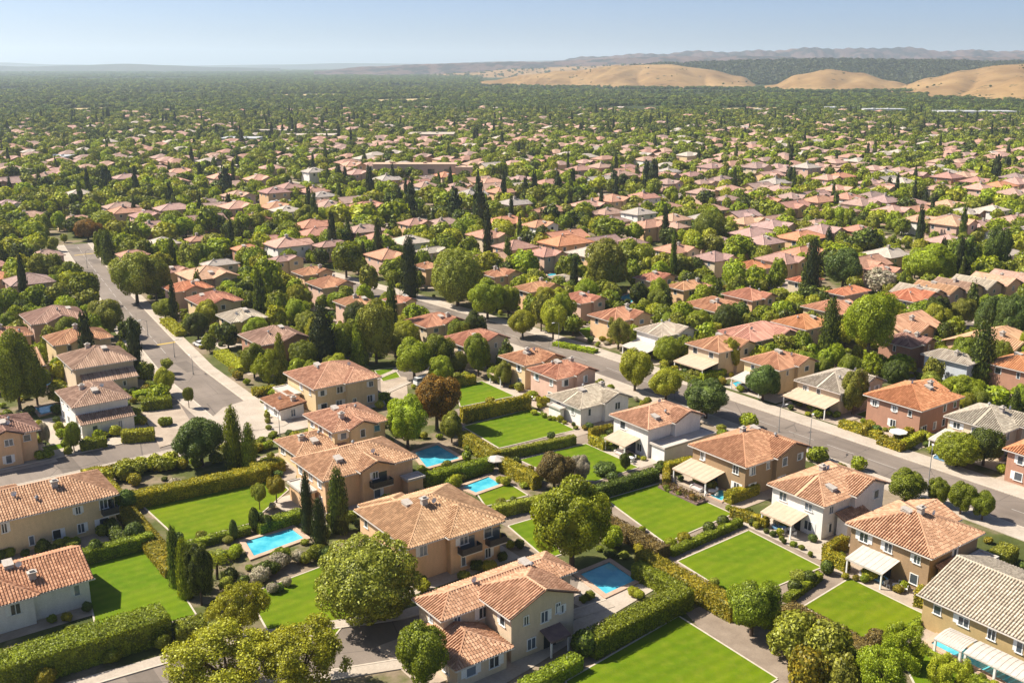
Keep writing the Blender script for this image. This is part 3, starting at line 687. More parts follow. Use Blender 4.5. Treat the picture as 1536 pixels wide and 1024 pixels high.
house('cream house at the left edge', (-60,797),(153,750.5),(-95,757),'cream','tan', W=22, D=12, blocks=[(0,0,22,12,5.8,'hip'),(2,4,10,14,5.6,'hgy')], ex=(('bal',.93,2.4),), label='cream two-storey house at the left edge with a small balcony')
house('low white-walled house, bottom left', (-60,923),(129,881.5),(-90,860),'white','terra', h=4.0, W=16, D=11.5, blocks=[(0,0,16,11.5,4,'gx'),(-4,-.8,9,9,4.2,'hip')], label='low white-walled house with terracotta roof behind the big hedge')
for a in [('house below the tall cypress',(527,462.5),(566,453),(497,451.6),'pink','terra','h'), ('twin pink-roofed house',(592.5,456),(622,453),(567,450),'peach','terra','a'),
 ('pink gabled house',(483,433),(539,428),(456.6,423.4),'pink','terra','a'), ('peach house with pale vent',(455,414),(502,408),(431.6,408),'peach','terra','a'), ('house left of the dark cypress',(573,390),(604,381),(547,381),'pink','terra','a'),
 ('cream gabled house',(557,360),(599,357.6),(541,355),'cream','terra','a'), ('small pink house',(481.6,372),(526,365),(471,367),'pink','terra','h'), ('red-walled house',(455.5,343),(498.5,337),(437,337),'brick','orange','b'),
 ('peach house behind yellow trees',(614,339),(653.4,335.5),(597.5,334),'peach','terra','a'), ('grey-walled pink house',(729,359),(770.6,355),(700,351),'beige','terra','a'), ('beige house by the white canopy',(765.4,376),(800,368),(743,368),'peach','terra','h'),
 ('pink house behind the big tree',(742,416),(782,409.7),(721,409.7),'pink','terra','a'), ('grey-roofed middle house',(638,381),(679.5,376),(626,376),'beige','grey','a'), ('small house beside the cypress',(638,404),(655,397),(627,397),'peach','terra','h'),
 ('white-walled house in the middle rows',(803,342),(841,338),(781,337),'white','terra','a'), ('rosy house in the middle rows',(816,386),(850,381),(786,378.4),'pink','orange','a'), ('pink house behind the dark tree',(953,367),(985,368),(930.6,360),'pink','terra','h'),
 ('grey-walled rosy house',(1012.6,381),(1054,376),(979,373),'beige','terra','a'), ('beige house in the right rows',(1072.5,393),(1110,387.6),(1037,385),'beige','terra','a'), ('flat orange-roofed house',(1132,406),(1155,399),(1096,398),'beige','orange','h'),
 ('peach house with dark vents',(968,343),(996,335.5),(942,337),'peach','terra','a'), ('narrow tan house in the middle',(1016.5,343),(1041,341),(999.6,337),'peach','tan','h'), ('wide tan house in the right rows',(1117,337),(1143,330),(1085.5,333),'peach','tan','a'),
 ('orange house behind the pale tree',(1329,411),(1366.5,408),(1297.5,403),'pink','orange','a'), ('peach house by the black cypress',(1180,397),(1204,389),(1140,386),'peach','terra','a'), ('house half behind the double cypress',(1206,425),(1243,420),(1183,420),'beige','orange','h'),
 ('rosy house by the left road',(49.5,387.6),(103,385),(47,381),'pink','mauve','h'), ('pale-roofed house right of the road',(229,369),(273,364),(213.5,363),'pink','pale','c'), ('house behind the big left tree',(182,386),(219,378),(173,381),'cream','terra','h'),
 ('peach house with blue shade',(286,363),(319,359),(275,359),'beige','terra','h'), ('small pale-roofed house',(310,400.6),(359,394),(299.5,397),'beige','pale','h'), ('cream gabled house by the street',(250,410),(292,407),(242,404.5),'cream','terra','a'),
 ('red house with dormer',(357,377),(393,372),(349,372),'brick','orange','c'), ('cream house by the bright tree',(411,394),(463,390),(401,391.5),'cream','terra','a')]:
    house(a[0], *a[1:4], a[4], a[5], a[6])
# townhouse row at the right: one roof after another
for i in range(6):
    px = 1395+i*29; py = 448-i*4.6
    x, y = G(px, py, 5)
    house(('townhouse nearest the viewer','second townhouse of the row','third townhouse of the row','fourth townhouse of the row','fifth townhouse of the row','farthest townhouse of the row')[i], (px,py),(px+30,py-7),(px-22,py-6.5),('peach','pink')[i%2],('pale','tan','mauve')[i%3],'g', W=9.5, D=13, label=('pale-roofed townhouse nearest the viewer in the zigzag row','second townhouse of the zigzag row, with a tan roof','third townhouse of the zigzag row, with a rosy-brown roof','fourth townhouse of the zigzag row, with a pale roof','fifth townhouse of the zigzag row, with a tan roof','farthest townhouse of the zigzag row, at the right edge')[i])
NHAND = len(HOUSES)
# stone terraces round the near houses
for i, hh in enumerate(HOUSES[:70]):
    e, s_, cx, cy, w, d, _ = hh; a = 2.0+R.random()*1.5
    if hypot(cx, cy) > 330: continue
    z = .054+.004*(i % 6)
    sheet('patio', [(cx-w/2-a-1.5, cy-d/2-a), (cx+w/2+a*.6, cy-d/2-a), (cx+w/2+a*.6, cy+d/2+a*.3), (cx-w/2-a-1.5, cy+d/2+a*.3)], z, M['conc2' if i % 3 else 'conc'], block=False)
# ------------------------------------------------------------------ foliage
def leafquads(P, Nn, size, rng, flat=.55):
    n = len(P); v = Nn+rng.normal(0, flat, (n,3)); v /= np.linalg.norm(v, axis=1)[:,None]
    t = rng.normal(0,1,(n,3)); t -= (t*v).sum(1)[:,None]*v; t /= np.linalg.norm(t, axis=1)[:,None]; b = np.cross(v, t)
    s = (size*rng.uniform(.65,1.35,n))[:,None]; w = s*rng.uniform(.5,.8,n)[:,None]
    V = np.empty((n,4,3)); V[:,0] = P-t*s; V[:,1] = P-b*w+v*s*.12; V[:,2] = P+t*s; V[:,3] = P+b*w+v*s*.12
    return V.reshape(-1,3)
def meshfrom(name, V, base=None, mats=(), basemat=0):
    """quad soup V plus an optional MB of solid pieces"""
    nq = len(V)//4; bv = np.array(base.v, float).reshape(-1,3) if base and base.v else np.zeros((0,3)); bf = base.f if base else []
    me = bpy.data.meshes.new(name); allv = np.vstack([V, bv]); me.vertices.add(len(allv)); me.vertices.foreach_set('co', allv.ravel())
    lens = [4]*nq+[len(f) for f in bf]; loops = list(range(nq*4))+[i+nq*4 for f in bf for i in f]
    me.loops.add(len(loops)); me.loops.foreach_set('vertex_index', loops); me.polygons.add(len(lens))
    st = np.concatenate([[0], np.cumsum(lens)[:-1]]); me.polygons.foreach_set('loop_start', st.astype(int).tolist()); me.polygons.foreach_set('loop_total', lens)
    for m in mats: me.materials.append(m)
    if base and any(base.m): me.polygons.foreach_set('material_index', [0]*nq+base.m)
    me.update(calc_edges=True); me.validate(); return me
def crown(kind, seed, n, size):
    """unit tree: height 1, crown width 1; returns leaf quads, core pieces and limbs"""
    g = np.random.default_rng(seed); r = random.Random(seed); lumps = []; core = MB(); limb = MB(); cz = .56; rz = .43; trunk = .2
    if kind == 'ball':
        cz, rz, trunk = .56, .43, .18
        for i in range(70):
            z = 1-2*(i+.5)/70; a = i*2.39996; q = sqrt(1-z*z); R_ = r.uniform(.36,.43); lumps.append((R_*q*cos(a), R_*q*sin(a), cz+z*rz*R_/.45, r.uniform(.07,.11)))
        core.ball((0,0,cz), .38, .36, 14, 0, .12, r)
    elif kind in ('broad', 'tall', 'umbrella'):
        cz, rz, trunk = {'broad':(.58,.40,.24), 'tall':(.56,.44,.15), 'umbrella':(.70,.30,.42)}[kind]
        for i in range(26):
            z = 1-2*(i+.5)/26; a = i*2.39996+r.uniform(-.4,.4); q = sqrt(1-z*z); k = r.uniform(.55,.85)
            lumps.append((.42*k*q*cos(a), .42*k*q*sin(a), cz+z*rz*k*.92, r.uniform(.10,.19)))
        for l in lumps: core.ball(l[:3], l[3]*.72, l[3]*.72, 7, 0, .3, r)
        core.ball((0,0,cz), .28, rz*.7, 10, 0, .3, r)
    elif kind == 'loose':
        cz, rz, trunk = .58, .40, .25
        for i in range(52):
            z = 1-2*(i+.5)/52; a = i*2.39996+r.uniform(-.6,.6); q = sqrt(1-z*z); k = r.uniform(.45,1.0)
            lumps.append((.43*k*q*cos(a), .43*k*q*sin(a), cz+z*rz*k*.95, r.uniform(.06,.13)))
        for l in lumps:
            if r.random() < .5: core.ball(l[:3], l[3]*.5, l[3]*.5, 6, 0, .4, r)
    elif kind == 'cypress':
        cz, rz, trunk = .52, .48, .04
        for i in range(46):
            z = .05+.93*(i+.5)/46; pr = .5*min(1, (z/.12)**.5)*max(0.05, (1-((z-.2)/.82)**2.2 if z > .2 else 1)); a = i*2.39996
            k = pr*.5*r.uniform(.7,1.1); lumps.append((k*cos(a), k*sin(a), z-.02, pr*.55+.015))
        for i in range(8):
            z = .08+.8*i/8; pr = .5*max(.1, 1-((z-.2)/.82)**2.2 if z > .2 else 1); core.ball((0,0,z), pr*.8, .10, 8, 0, .2, r)
    elif kind == 'conifer':
        cz, rz, trunk = .5, .5, .06
        for i in range(60):
            z = .06+.92*((i+.5)/60); pr = .5*(1-z)**.75*r.uniform(.75,1.15)+.012; a = i*2.39996; lumps.append((pr*.68*cos(a), pr*.68*sin(a), z, pr*.36+.012))
        for i in range(8):
            z = .1+.75*i/8; pr = .5*(1-z)**.8; core.ball((0,0,z), pr*.7, .09, 8, 0, .25, r)
    elif kind == 'shrub':
        cz, rz, trunk = .45, .5, .05
        for i in range(22):
            z = 1-1.6*(i+.5)/22; a = i*2.39996+r.uniform(-.3,.3); q = sqrt(max(0,1-z*z)); k = r.uniform(.6,.8); lumps.append((.46*k*q*cos(a), .46*k*q*sin(a), cz+z*rz*k*.9, r.uniform(.13,.19)))
        core.ball((0,0,cz), .36, .40, 10, 0, .3, r)
    elif kind == 'topiary':
        cz, rz, trunk = .5, .5, .05; lumps = [(0,0,.5,.47)]; core.ball((0,0,.5), .45, .46, 12, 0, .05, r)
    L = np.array(lumps); w = L[:,3]**2; w /= w.sum(); idx = g.choice(len(L), n, p=w)
    d = g.normal(0,1,(n,3)); d /= np.linalg.norm(d, axis=1)[:,None]; c = L[idx,:3]; out = c-np.array((0,0,cz)); 
    if kind in ('cypress','conifer'): out[:,2] = .12
    on = np.linalg.norm(out, axis=1)[:,None]+1e-6; out = out/on
    fl = ((d*out).sum(1) < -.25) & (on[:,0] > .05); d[fl] = -d[fl]
    rad = L[idx,3:4]*(g.uniform(.82,1.1,(n,1)) if kind != 'loose' else g.uniform(.5,1.25,(n,1)))
    if kind == 'topiary': rad = L[idx,3:4]*g.uniform(.97,1.02,(n,1))
    st = np.array((1,1,1.6 if kind == 'cypress' else (.8 if kind == 'conifer' else 1.0)))
    P = c+d*rad*st; N = d*.75+out*.35
    if kind in ('cypress',): N[:,2] *= .5
    N /= np.linalg.norm(N, axis=1)[:,None]
    ok = P[:,2] > .02; P, N = P[ok], N[ok]
    V = leafquads(P, N, size, g, .5 if kind != 'loose' else .8)
    tr = .022 if kind in ('cypress','conifer','shrub','topiary') else .03
    if kind == 'umbrella': tr = .028
    limb.tube((0,0,-.01), (0,0,trunk+.05), tr*1.25, tr*.85, 7, 1)
    if kind in ('broad','loose','umbrella','ball','tall'):
        for i in range(9):
            l = lumps[r.randrange(len(lumps))]; limb.tube((0,0,trunk+.02+.02*(i%3)), l[:3], tr*.55, tr*.15, 5, 1, False)
    return V, core, limb
SPEC = {'ball':(6500,.020),'broad':(5200,.024),'tall':(5200,.024),'umbrella':(5200,.022),'loose':(7500,.0175),'cypress':(3600,.028),'conifer':(3400,.026),'shrub':(2800,.034),'topiary':(900,.055)}
LEAFDUMMY = TONE['green']
PROTO = {}
for kind, (n, sz) in SPEC.items():
    for lod, (f, m) in enumerate(((1.0, 1.0), (.26, 1.9), (.07, 3.3))):
        for v in range(3 if lod < 2 else 2):
            V, core, limb = crown(kind, 11*v+len(kind)*3+ord(kind[0]), int(n*f*(3.2 if lod == 0 and kind in ('ball','broad','loose','tall','umbrella') else 1)), sz*m*(.6 if lod == 0 and kind in ('ball','broad','tall','umbrella') else .68 if lod == 0 and kind == 'loose' else 1))
            if lod == 0:
                cm = meshfrom('crown_'+kind, V, core, [LEAFDUMMY]); tm = limb.mesh('trunk_'+kind, BARK)
                for q in tm.polygons: q.material_index = 0
                PROTO[kind, 0, v] = (cm, tm)
            else:
                if lod == 2: core.f = core.f; 
                k = len(core.v); core.v += limb.v; core.f += [tuple(i+k for i in q) for q in limb.f]; core.m += limb.m
                PROTO[kind, lod, v] = (meshfrom('tree_'+kind, V, core, [LEAFDUMMY, BARK]), None)
KNAME = {'ball':'round_tree','broad':'broadleaf_tree','tall':'broadleaf_tree','umbrella':'lollipop_tree','loose':'olive_tree','cypress':'cypress_tree','conifer':'conifer_tree','shrub':'shrub','topiary':'topiary_ball'}
KWORD = {'ball':'ball-shaped tree','broad':'spreading tree','tall':'tall oval tree','umbrella':'tree on a bare trunk','loose':'airy tree','cypress':'narrow cypress','conifer':'pointed conifer','shrub':'rounded shrub','topiary':'clipped topiary ball'}
THINGS = []                                 # (object, kind word, tone, x, y, width, height)
def plant(kind, x, y, w, h, tone, lod=None, block=True, label=None):
    d = hypot(x, y)
    if lod is None: lod = 0 if (d < 235 or (label and d < 480) or (w > 7 and d < 300)) and kind not in ('shrub','topiary') else (1 if d < 420 else 2)
    if kind in ('shrub','topiary'): lod = 0 if d < 170 else (1 if d < 300 else 2)
    v = R.randrange(3 if lod < 2 else 2); nm = KNAME[kind]; cm, tm = PROTO[kind, lod, v]; sc = (w, w*R.uniform(.92,1.08), h)
    if lod == 0:
        e = empty(nm, (x, y, 0), R.uniform(0, 6.28)); e.scale = sc
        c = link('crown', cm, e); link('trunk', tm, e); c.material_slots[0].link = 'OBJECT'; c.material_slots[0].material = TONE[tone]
    else:
        e = link(nm, cm, None, (x, y, 0)); e.rotation_euler.z = R.uniform(0, 6.28); e.scale = sc; e.material_slots[0].link = 'OBJECT'; e.material_slots[0].material = TONE[tone]
    if label: tag(e, label, nm.split('_')[0] if nm == 'shrub' else nm.replace('_',' '))
    THINGS.append([e, kind, tone, x, y, w, h, label])
    if block: addcirc(x, y, w*.42)
    return e
def ptree(cx, top, base, wpx, kind, tone, label=None, minh=1.5):
    x, y = G(cx, base); _, _, dep = proj(x, y, 0)
    # height from the pixel of the top, along the vertical over the base point
    lo, hi = .5, 45
    for _ in range(30):
        m = (lo+hi)/2
        if proj(x, y, m)[1] > top: lo = m
        else: hi = m
    h = max(minh, lo); w = wpx/F*dep*1.06
    # the crown bulges towards the viewer, so its foot in the picture lies nearer than the trunk
    s = min(w*.30, 2.5); x += FW[0]*s; y += FW[1]*s
    return plant(kind, x, y, w, h*1.0, tone, label=label)
for a in [(551,828,950,150,'ball','olive','huge ball-shaped olive-green tree in front of the ochre balcony house'),
 (859,733,862,112,'broad','bright','large round green tree standing beside the blue terrace pool'),
 (335,962,1066,165,'loose','yellow','big airy olive tree at the bottom left beside the road'), (445,955,1066,150,'loose','yellow','big airy olive tree at the bottom, right of its twin'),
 (632,950,1052,92,'broad','green','round green tree in front of the garage wing, bottom edge'), (354,890,972,84,'loose','yellow','pale feathery yellow-green tree beside the front lawn'),
 (1133,885,968,88,'broad','green','round green tree at the end of the golden hedge'), (1195,925,1000,75,'shrub','olive','big olive shrub behind the reddish low hedge'), (1245,938,1018,75,'shrub','olive','olive shrub nearest the striped dirt path'), (1215,975,1050,60,'shrub','gold','golden shrub at the bottom edge by the path'), (1265,985,1060,60,'shrub','olive','dark olive shrub at the bottom edge right of the golden one'),
 (1360,944,1010,60,'loose','bright','bright lime tree at the corner of the small front lawn'), (1330,982,1075,95,'loose','bright','lime feathery tree at the bottom edge'), (1428,992,1070,62,'loose','yellow','yellow-green small tree at the bottom by the canopy pool'),
 (654,567,650,78,'broad','autumn','orange-brown autumn tree above the turquoise pool'), (610,601,680,66,'broad','bright','bright green tree right of the yellow-walled house'), (677,620,668,36,'broad','olive','small olive bush tree beside the second lawn'),
 (620,512,572,62,'broad','bright','bright green tree, nearer of the pair by the driveway'), (656,504,562,52,'broad','green','mid-green tree, farther of the pair by the driveway'), (717,500,568,42,'tall','green','slim upright tree in front of the wide beige house'),
 (563,452,550,66,'tall','olive','tall olive-green tree between the wide houses'), (538,470,552,28,'conifer','green','pointed green conifer against the tall olive tree'), (514,485,548,38,'tall','green','dark oval tree right of the broad cypress'),
 (483,465,552,42,'cypress','cypress','broad dark cypress behind the red-brown house'), (421,503,578,20,'cypress','green','slim green cypress beside the red-brown house'), (400,530,584,46,'loose','bright','light green tree left of the slim cypress'), (487,597,618,22,'shrub','bright',None),
 (418,445,496,22,'conifer','green','pointed tree rising out of the bright bushes'), (444,450,498,42,'broad','bright','bright bushy tree by the tiny pool'),
 (297,632,706,84,'broad','blue','dark blue-green tree in the corner garden'), (350,613,704,28,'cypress','green','taller cypress of the pair in the corner garden'), (374,638,706,22,'cypress','green','shorter cypress of the pair in the corner garden'),
 (202,378,458,70,'broad','olive','big olive-green tree beside the left road'), (231,385,456,50,'tall','green','dark tree leaning on the big olive one beside the road'), (150,345,394,22,'tall','green',None), (161,346,398,22,'cypress','dark','dark cypress where the left road begins'),
 (125,410,462,52,'broad','green',None), (104,393,432,38,'broad','green',None), (30,366,414,42,'broad','dark',None), (50,430,474,42,'broad','green',None), (128,432,466,40,'broad','olive',None), (158,452,510,56,'broad','olive',None), (193,480,522,36,'broad','dark',None),
 (22,500,620,74,'tall','green','tall green tree at the left edge beside the pools'), (50,545,612,46,'broad','green','second green tree at the left edge'), (88,540,574,30,'shrub','yellow',None), (86,570,608,34,'shrub','yellow',None), (245,553,596,32,'broad','yellow',None), (236,577,606,34,'shrub','bright',None),
 (294,470,512,38,'broad','dark',None), (245,450,482,36,'broad','bright',None), (282,583,614,18,'umbrella','green','small lollipop tree on the corner island'), (249,540,562,20,'umbrella','olive',None), (68,637,680,16,'umbrella','pale','thin pale-stemmed tree beside the left-edge house'), (108,632,680,26,'tall','green','dark upright bush between the left-edge house and the white house'),
 (461,713,802,19,'cypress','cypress','dark cypress, leftmost of the three beside the pool garden'), (480,752,834,24,'cypress','cypress','front cypress of the three beside the pool garden'), (507,708,802,33,'cypress','dark','widest cypress of the three beside the peach house'),
 (388,730,768,24,'umbrella','olive','small tree at the corner of the big left lawn, left one'), (413,720,758,30,'umbrella','gold','small golden tree at the corner of the big left lawn'), (381,762,800,16,'topiary','dark','dark egg-shaped topiary at the lawn corner'), (399,774,800,20,'topiary','dark',None),
 (263,792,884,22,'cypress','dark','tall dark cypress at the corner of the lower left lawn'), (278,812,900,26,'cypress','green',None), (298,820,915,48,'tall','dark','big dark conical tree beside the lower left lawn'),
 (832,685,742,62,'broad','brown','brown-leaved tree behind the large green one'), (872,686,728,34,'broad','pale','pinkish-white blossoming tree beside the brown-leaved one'), (918,790,826,38,'shrub','bright','bright green shrub at the foot of the large green tree'),
 (908,696,716,36,'shrub','blue','grey-green mound at the edge of the third lawn'), (938,680,708,18,'tall','dark','small dark tree on the third lawn'),
 (954,527,592,56,'broad','yellow','yellow-green tree at the near side of the main road'), (1001,556,606,54,'broad','yellow','low yellow-green tree beside the main road, left of the dark broad one'), (1062,575,634,74,'broad','blue','broad dark green tree overhanging the main road'), (1124,620,645,30,'shrub','bright',None),
 (1002,510,550,40,'ball','bright','round lime tree in front of the flat-porch house'), (1097,508,560,32,'tall','yellow','yellow upright tree before the terracotta house'), (1148,553,606,56,'broad','blue','dense blue-green tree on the far side of the main road'),
 (1283,556,626,44,'tall','olive','ochre-green upright tree beside the long porch'), (1305,446,560,82,'umbrella','bright','large lollipop tree on a tall bare trunk'), (1245,451,545,32,'cypress','dark','tall dark cypress beside the large lollipop tree'), (1217,360,458,26,'cypress','cypress','tall black-green cypress behind the right-hand houses'), (1209,400,458,22,'cypress','dark',None),
 (1473,487,582,42,'cypress','dark','thick dark cypress right of the blue-grey house'), (1406,458,508,44,'broad','yellow','rounded yellow-green tree below the townhouse row'), (1447,450,494,40,'broad','olive','olive tree below the townhouse row'), (1486,442,520,46,'tall','blue',None), (1520,440,530,50,'tall','blue',None),
 (1316,531,562,36,'shrub','bright',None), (1354,533,566,46,'shrub','bright',None), (1450,568,612,54,'broad','bright',None), (1500,580,618,50,'shrub','bright',None), (1443,658,708,66,'ball','bright','bright lime tree in front of the grey ridged roof'), (1483,648,706,62,'broad','dark','dark olive-brown tree right of the lime tree'),
 (1365,712,760,58,'broad','green','green tree between the brown brick house and the main road, left one'), (1410,720,762,36,'tall','green',None), (1446,728,778,46,'broad','green',None), (1478,742,786,40,'broad','green',None), (1290,685,708,24,'shrub','bright',None), (1229,672,696,34,'shrub','green',None),
 (731,422,482,56,'broad','bright','bright green tree right of the giant round tree'), (762,432,478,36,'broad','bright',None), (686,377,462,74,'ball','olive','giant round olive-green tree in the middle of the picture'), (614,357,448,27,'cypress','cypress','very tall black cypress left of the giant round tree'),
 (552,397,446,29,'tall','olive',None), (784,466,510,42,'broad','yellow','yellow tree beside the main road bend'), (830,450,514,46,'broad','yellow','yellow-olive tree at the main road bend'), (845,440,500,40,'broad','bright',None), (812,442,500,34,'broad','olive',None), (911,355,445,68,'tall','olive','very tall dark olive tree above the dark blue pool'), (858,381,418,36,'broad','dark',None), (940,375,415,44,'broad','green',None),
 (1267,372,436,58,'broad','blue','dense dark green tree left of the far blue pool'), (1397,368,432,82,'broad','bright','broad bright green tree right of the far blue pool'), (1446,355,420,44,'tall','dark',None), (1498,340,420,46,'tall','dark','tall dark tree near the right edge behind the townhouses'), (1322,404,446,48,'broad','pale',None), (1167,389,440,30,'tall','green',None), (1300,343,392,56,'broad','dark',None),
 (1065,318,368,46,'ball','green','round green tree standing out in the right middle rows'), (912,326,366,54,'broad','green',None), (827,307,340,30,'tall','dark',None), (856,317,346,26,'tall','dark',None),
 (555,248,302,13,'cypress','cypress',None), (598,280,320,13,'cypress','cypress',None), (616,277,331,20,'cypress','cypress',None), (682,282,338,24,'cypress','cypress',None), (719,270,345,19,'cypress','cypress',None), (507,248,278,12,'cypress','cypress',None), (518,250,278,7,'cypress','cypress',None),
 (788,266,302,11,'cypress','cypress',None), (801,255,300,11,'cypress','cypress',None), (836,257,294,12,'cypress','cypress',None), (859,253,286,10,'cypress','cypress',None), (921,256,286,15,'cypress','cypress',None), (980,240,286,17,'cypress','cypress',None), (970,240,280,12,'cypress','cypress',None),
 (156,250,284,20,'cypress','cypress',None), (202,250,276,12,'cypress','cypress',None), (338,250,298,20,'cypress','cypress',None), (1185,250,275,12,'cypress','cypress',None), (1494,232,278,15,'cypress','cypress',None), (1510,235,262,14,'cypress','cypress',None), (120,250,276,22,'broad','dark',None), (18,248,276,24,'broad','dark',None),
 (198,334,374,28,'tall','green',None), (311,308,356,34,'broad','green',None), (282,365,412,38,'broad','olive',None), (330,358,394,44,'broad','bright',None), (252,331,362,38,'broad','green',None), (129,330,362,42,'broad','autumn','orange-tinged tree at the head of the left road'),
 (468,352,380,22,'broad','bright',None), (518,363,420,52,'broad','green',None), (400,388,456,46,'broad','bright',None), (662,333,370,36,'broad','olive',None), (508,306,342,38,'broad','yellow',None), (545,305,345,44,'broad','yellow',None), (590,302,345,50,'broad','bright',None), (375,415,450,38,'broad','green',None),
 (350,780,812,12,'topiary','blue',None)]:
    ptree(*a)
# garden beds of the foreground
def bed(px0, py0, px1, py1, n, r0, r1, tones, spread=1.6, kinds=('shrub',)):
    (x0,y0),(x1,y1) = G(px0,py0), G(px1,py1)
    for i in range(n):
        t = (i+.5)/n; r = R.uniform(r0,r1); x = x0+(x1-x0)*t+R.uniform(-1,1)*spread; y = y0+(y1-y0)*t+R.uniform(-1,1)*spread
        plant(R.choice(kinds), x, y, 2*r, 2*r*R.uniform(.75,1.1), R.choice(tones))
bed(345,880,475,838,14,.8,1.6,('dark','olive','blue','pale','brown','green'),1.5)
bed(360,905,440,880,7,.5,1.0,('pale','blue','dark'),1.2)
bed(178,716,262,698,20,1.0,1.7,('yellow','olive','yellow','gold'),1.8)
bed(165,725,190,716,3,1.2,1.8,('yellow','olive'),1.0)
bed(270,704,412,672,12,.8,1.5,('bright','green','gold'),1.2)
bed(300,850,360,832,5,.7,1.3,('bright','olive','blue'),1.2)
bed(660,716,690,735,4,.9,1.7,('bright','yellow'),.8); bed(745,722,760,728,2,.8,1.2,('yellow',),.4)
bed(612,712,640,706,4,.5,.9,('green','dark'),.4); bed(700,676,745,700,6,.4,.8,('green','yellow','dark'),.8)
bed(870,905,885,895,2,.6,.9,('green',),.3); bed(940,885,960,900,3,.5,.9,('bright','yellow'),.4)
bed(1140,930,1290,1010,9,1.0,1.9,('olive','green','dark'),1.6); bed(1320,975,1380,1015,5,.9,1.6,('bright','green','brown'),1.4)
bed(995,735,1050,752,7,.4,.7,('green','brown','autumn'),.5); bed(1120,785,1220,835,9,.4,.8,('green','yellow','dark'),.4)
bed(1265,868,1300,872,3,.4,.7,('gold','green'),.4); bed(1240,845,1262,835,3,.5,.8,('gold','green'),.4)
bed(800,620,862,640,8,.4,.8,('yellow','green','dark'),.5); bed(885,662,960,690,8,.4,.8,('green','dark','yellow'),.5)
bed(1415,925,1530,980,12,.4,.75,('yellow','olive','green'),.4); bed(1430,1000,1500,1040,5,.5,.9,('yellow','green'),.5)
bed(0,838,120,822,8,.6,1.1,('dark','green','olive'),.7); bed(135,960,260,940,6,.5,.9,('dark','olive'),.5)
bed(560,845,640,880,5,.5,1.0,('dark','green'),.6); bed(750,960,800,930,6,.7,1.2,('green','bright','dark'),.6)
bed(1280,640,1300,655,3,.9,1.4,('gold','yellow'),.6); bed(400,640,420,668,3,.6,.9,('olive',),.4); bed(395,600,404,640,5,.4,.7,('yellow','olive'),.3)
bed(240,640,258,636,2,.8,1.2,('green',),.4); bed(60,690,72,686,2,.9,1.3,('bright','green'),.5); bed(90,640,100,690,4,.8,1.4,('green','bright'),.6)
# topiary balls and little round shrubs
for px, py, w, tone, lab in ((1063,800,2.0,'dark','small topiary ball, left one on the path-side hedge of the big lawn'), (1084,790,2.0,'dark','small topiary ball, right one on the path-side hedge of the big lawn'), (1240,860,2.1,'dark','dark topiary ball, farthest of the three by the brown house lawn'), (1213,876,2.1,'dark','dark topiary ball, middle of the three by the brown house lawn'), (1191,888,2.0,'dark','dark topiary ball, nearest of the three by the brown house lawn'),
  (877,982,3.4,'dark','dark rounded topiary at the end of the tall green hedge'), (770,755,1.3,'dark','tiny dark topiary on the little pool lawn'), (203,812,3.2,'blue','grey-green clipped dome by the golden hedge strip'), (190,765,3.6,'blue','grey-green clipped dome farther along the golden hedge strip'),
  (145,838,2.2,'dark','dark egg-shaped topiary in the shaded low hedge'), (148,660,2.2,'bright','bright clipped ball among the hedges of the white column house'), (700,690,1.8,'green','small clipped ball beside the turquoise pool'), (12,628,2,'green',None)):
    x, y = G(px, py); plant('topiary', x, y, w, w*(1.45 if 'egg' in (lab or '') else 1), tone, label=lab)
# ------------------------------------------------------------------ hedges
def hedge(a, b, h, w, tone, label, top=None, n=1.0):
    if a[0] > 5000: return
    (x0,y0), (x1,y1) = G(*a, h), G(*b, h); L = hypot(x1-x0, y1-y0); an = math.atan2(y1-y0, x1-x0); g = np.random.default_rng(int(a[0]*7+a[1]))
    d = hypot((x0+x1)/2, (y0+y1)/2); dens = (52 if d < 180 else 24 if d < 260 else 11)*n; sz = .125 if d < 180 else .19 if d < 260 else .3
    core = MB(); k = max(2, int(L/1.2)); prof = [(-.46,0),(-.48,.5),(-.44,.9),(-.3,.97),(.3,.97),(.44,.9),(.48,.5),(.46,0)]; base = []
    for i in range(k+1):
        base.append([(L*i/k, p*w*R.uniform(.93,1.0), q*h*R.uniform(.94,1.0)) for p, q in prof])
    for i in range(k):
        for j in range(len(prof)-1): core.face([base[i][j], base[i][j+1], base[i+1][j+1], base[i+1][j]])
    for i in (0, k): core.face(base[i][::-1] if i == 0 else base[i])
    A = np.array([L*w, L*h, L*h, w*h, w*h])*dens; P = []; N = []
    wob = lambda u: .10*np.sin(u*1.7+a[0])+.06*np.sin(u*4.3+a[1])
    for f, q in enumerate(A):
        q = int(q); u = g.uniform(0,1,q); v = g.uniform(0,1,q)
        if f == 0: p = np.stack([u*L, (v-.5)*w, h+wob(u*L)*.8-.25*np.abs(2*v-1)**4+g.normal(0,.03,q)], 1); nn = (0,0,1)
        elif f < 3:
            s = -1 if f == 1 else 1; p = np.stack([u*L, s*(w/2+wob(u*L+3)*.35+g.normal(0,.03,q)), v*h], 1); nn = (0,s,.25)
        else: s = 0 if f == 3 else 1; p = np.stack([s*L+(.0 if s else 0)+g.normal(0,.06,q), (v-.5)*w, u*h], 1); nn = (1 if s else -1, 0, .2)
        P.append(p); N.append(np.tile(np.array(nn, float), (q,1)))
    P = np.vstack(P); N = np.vstack(N); V = leafquads(P, N, sz, g, .55)
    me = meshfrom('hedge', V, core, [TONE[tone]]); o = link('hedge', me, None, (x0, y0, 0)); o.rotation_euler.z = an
    tag(o, label, 'hedge', 'clipped garden hedges')
    m = int(L/3)+1
    for i in range(m+1): addcirc(x0+(x1-x0)*i/m, y0+(y1-y0)*i/m, w*.5)
    return o
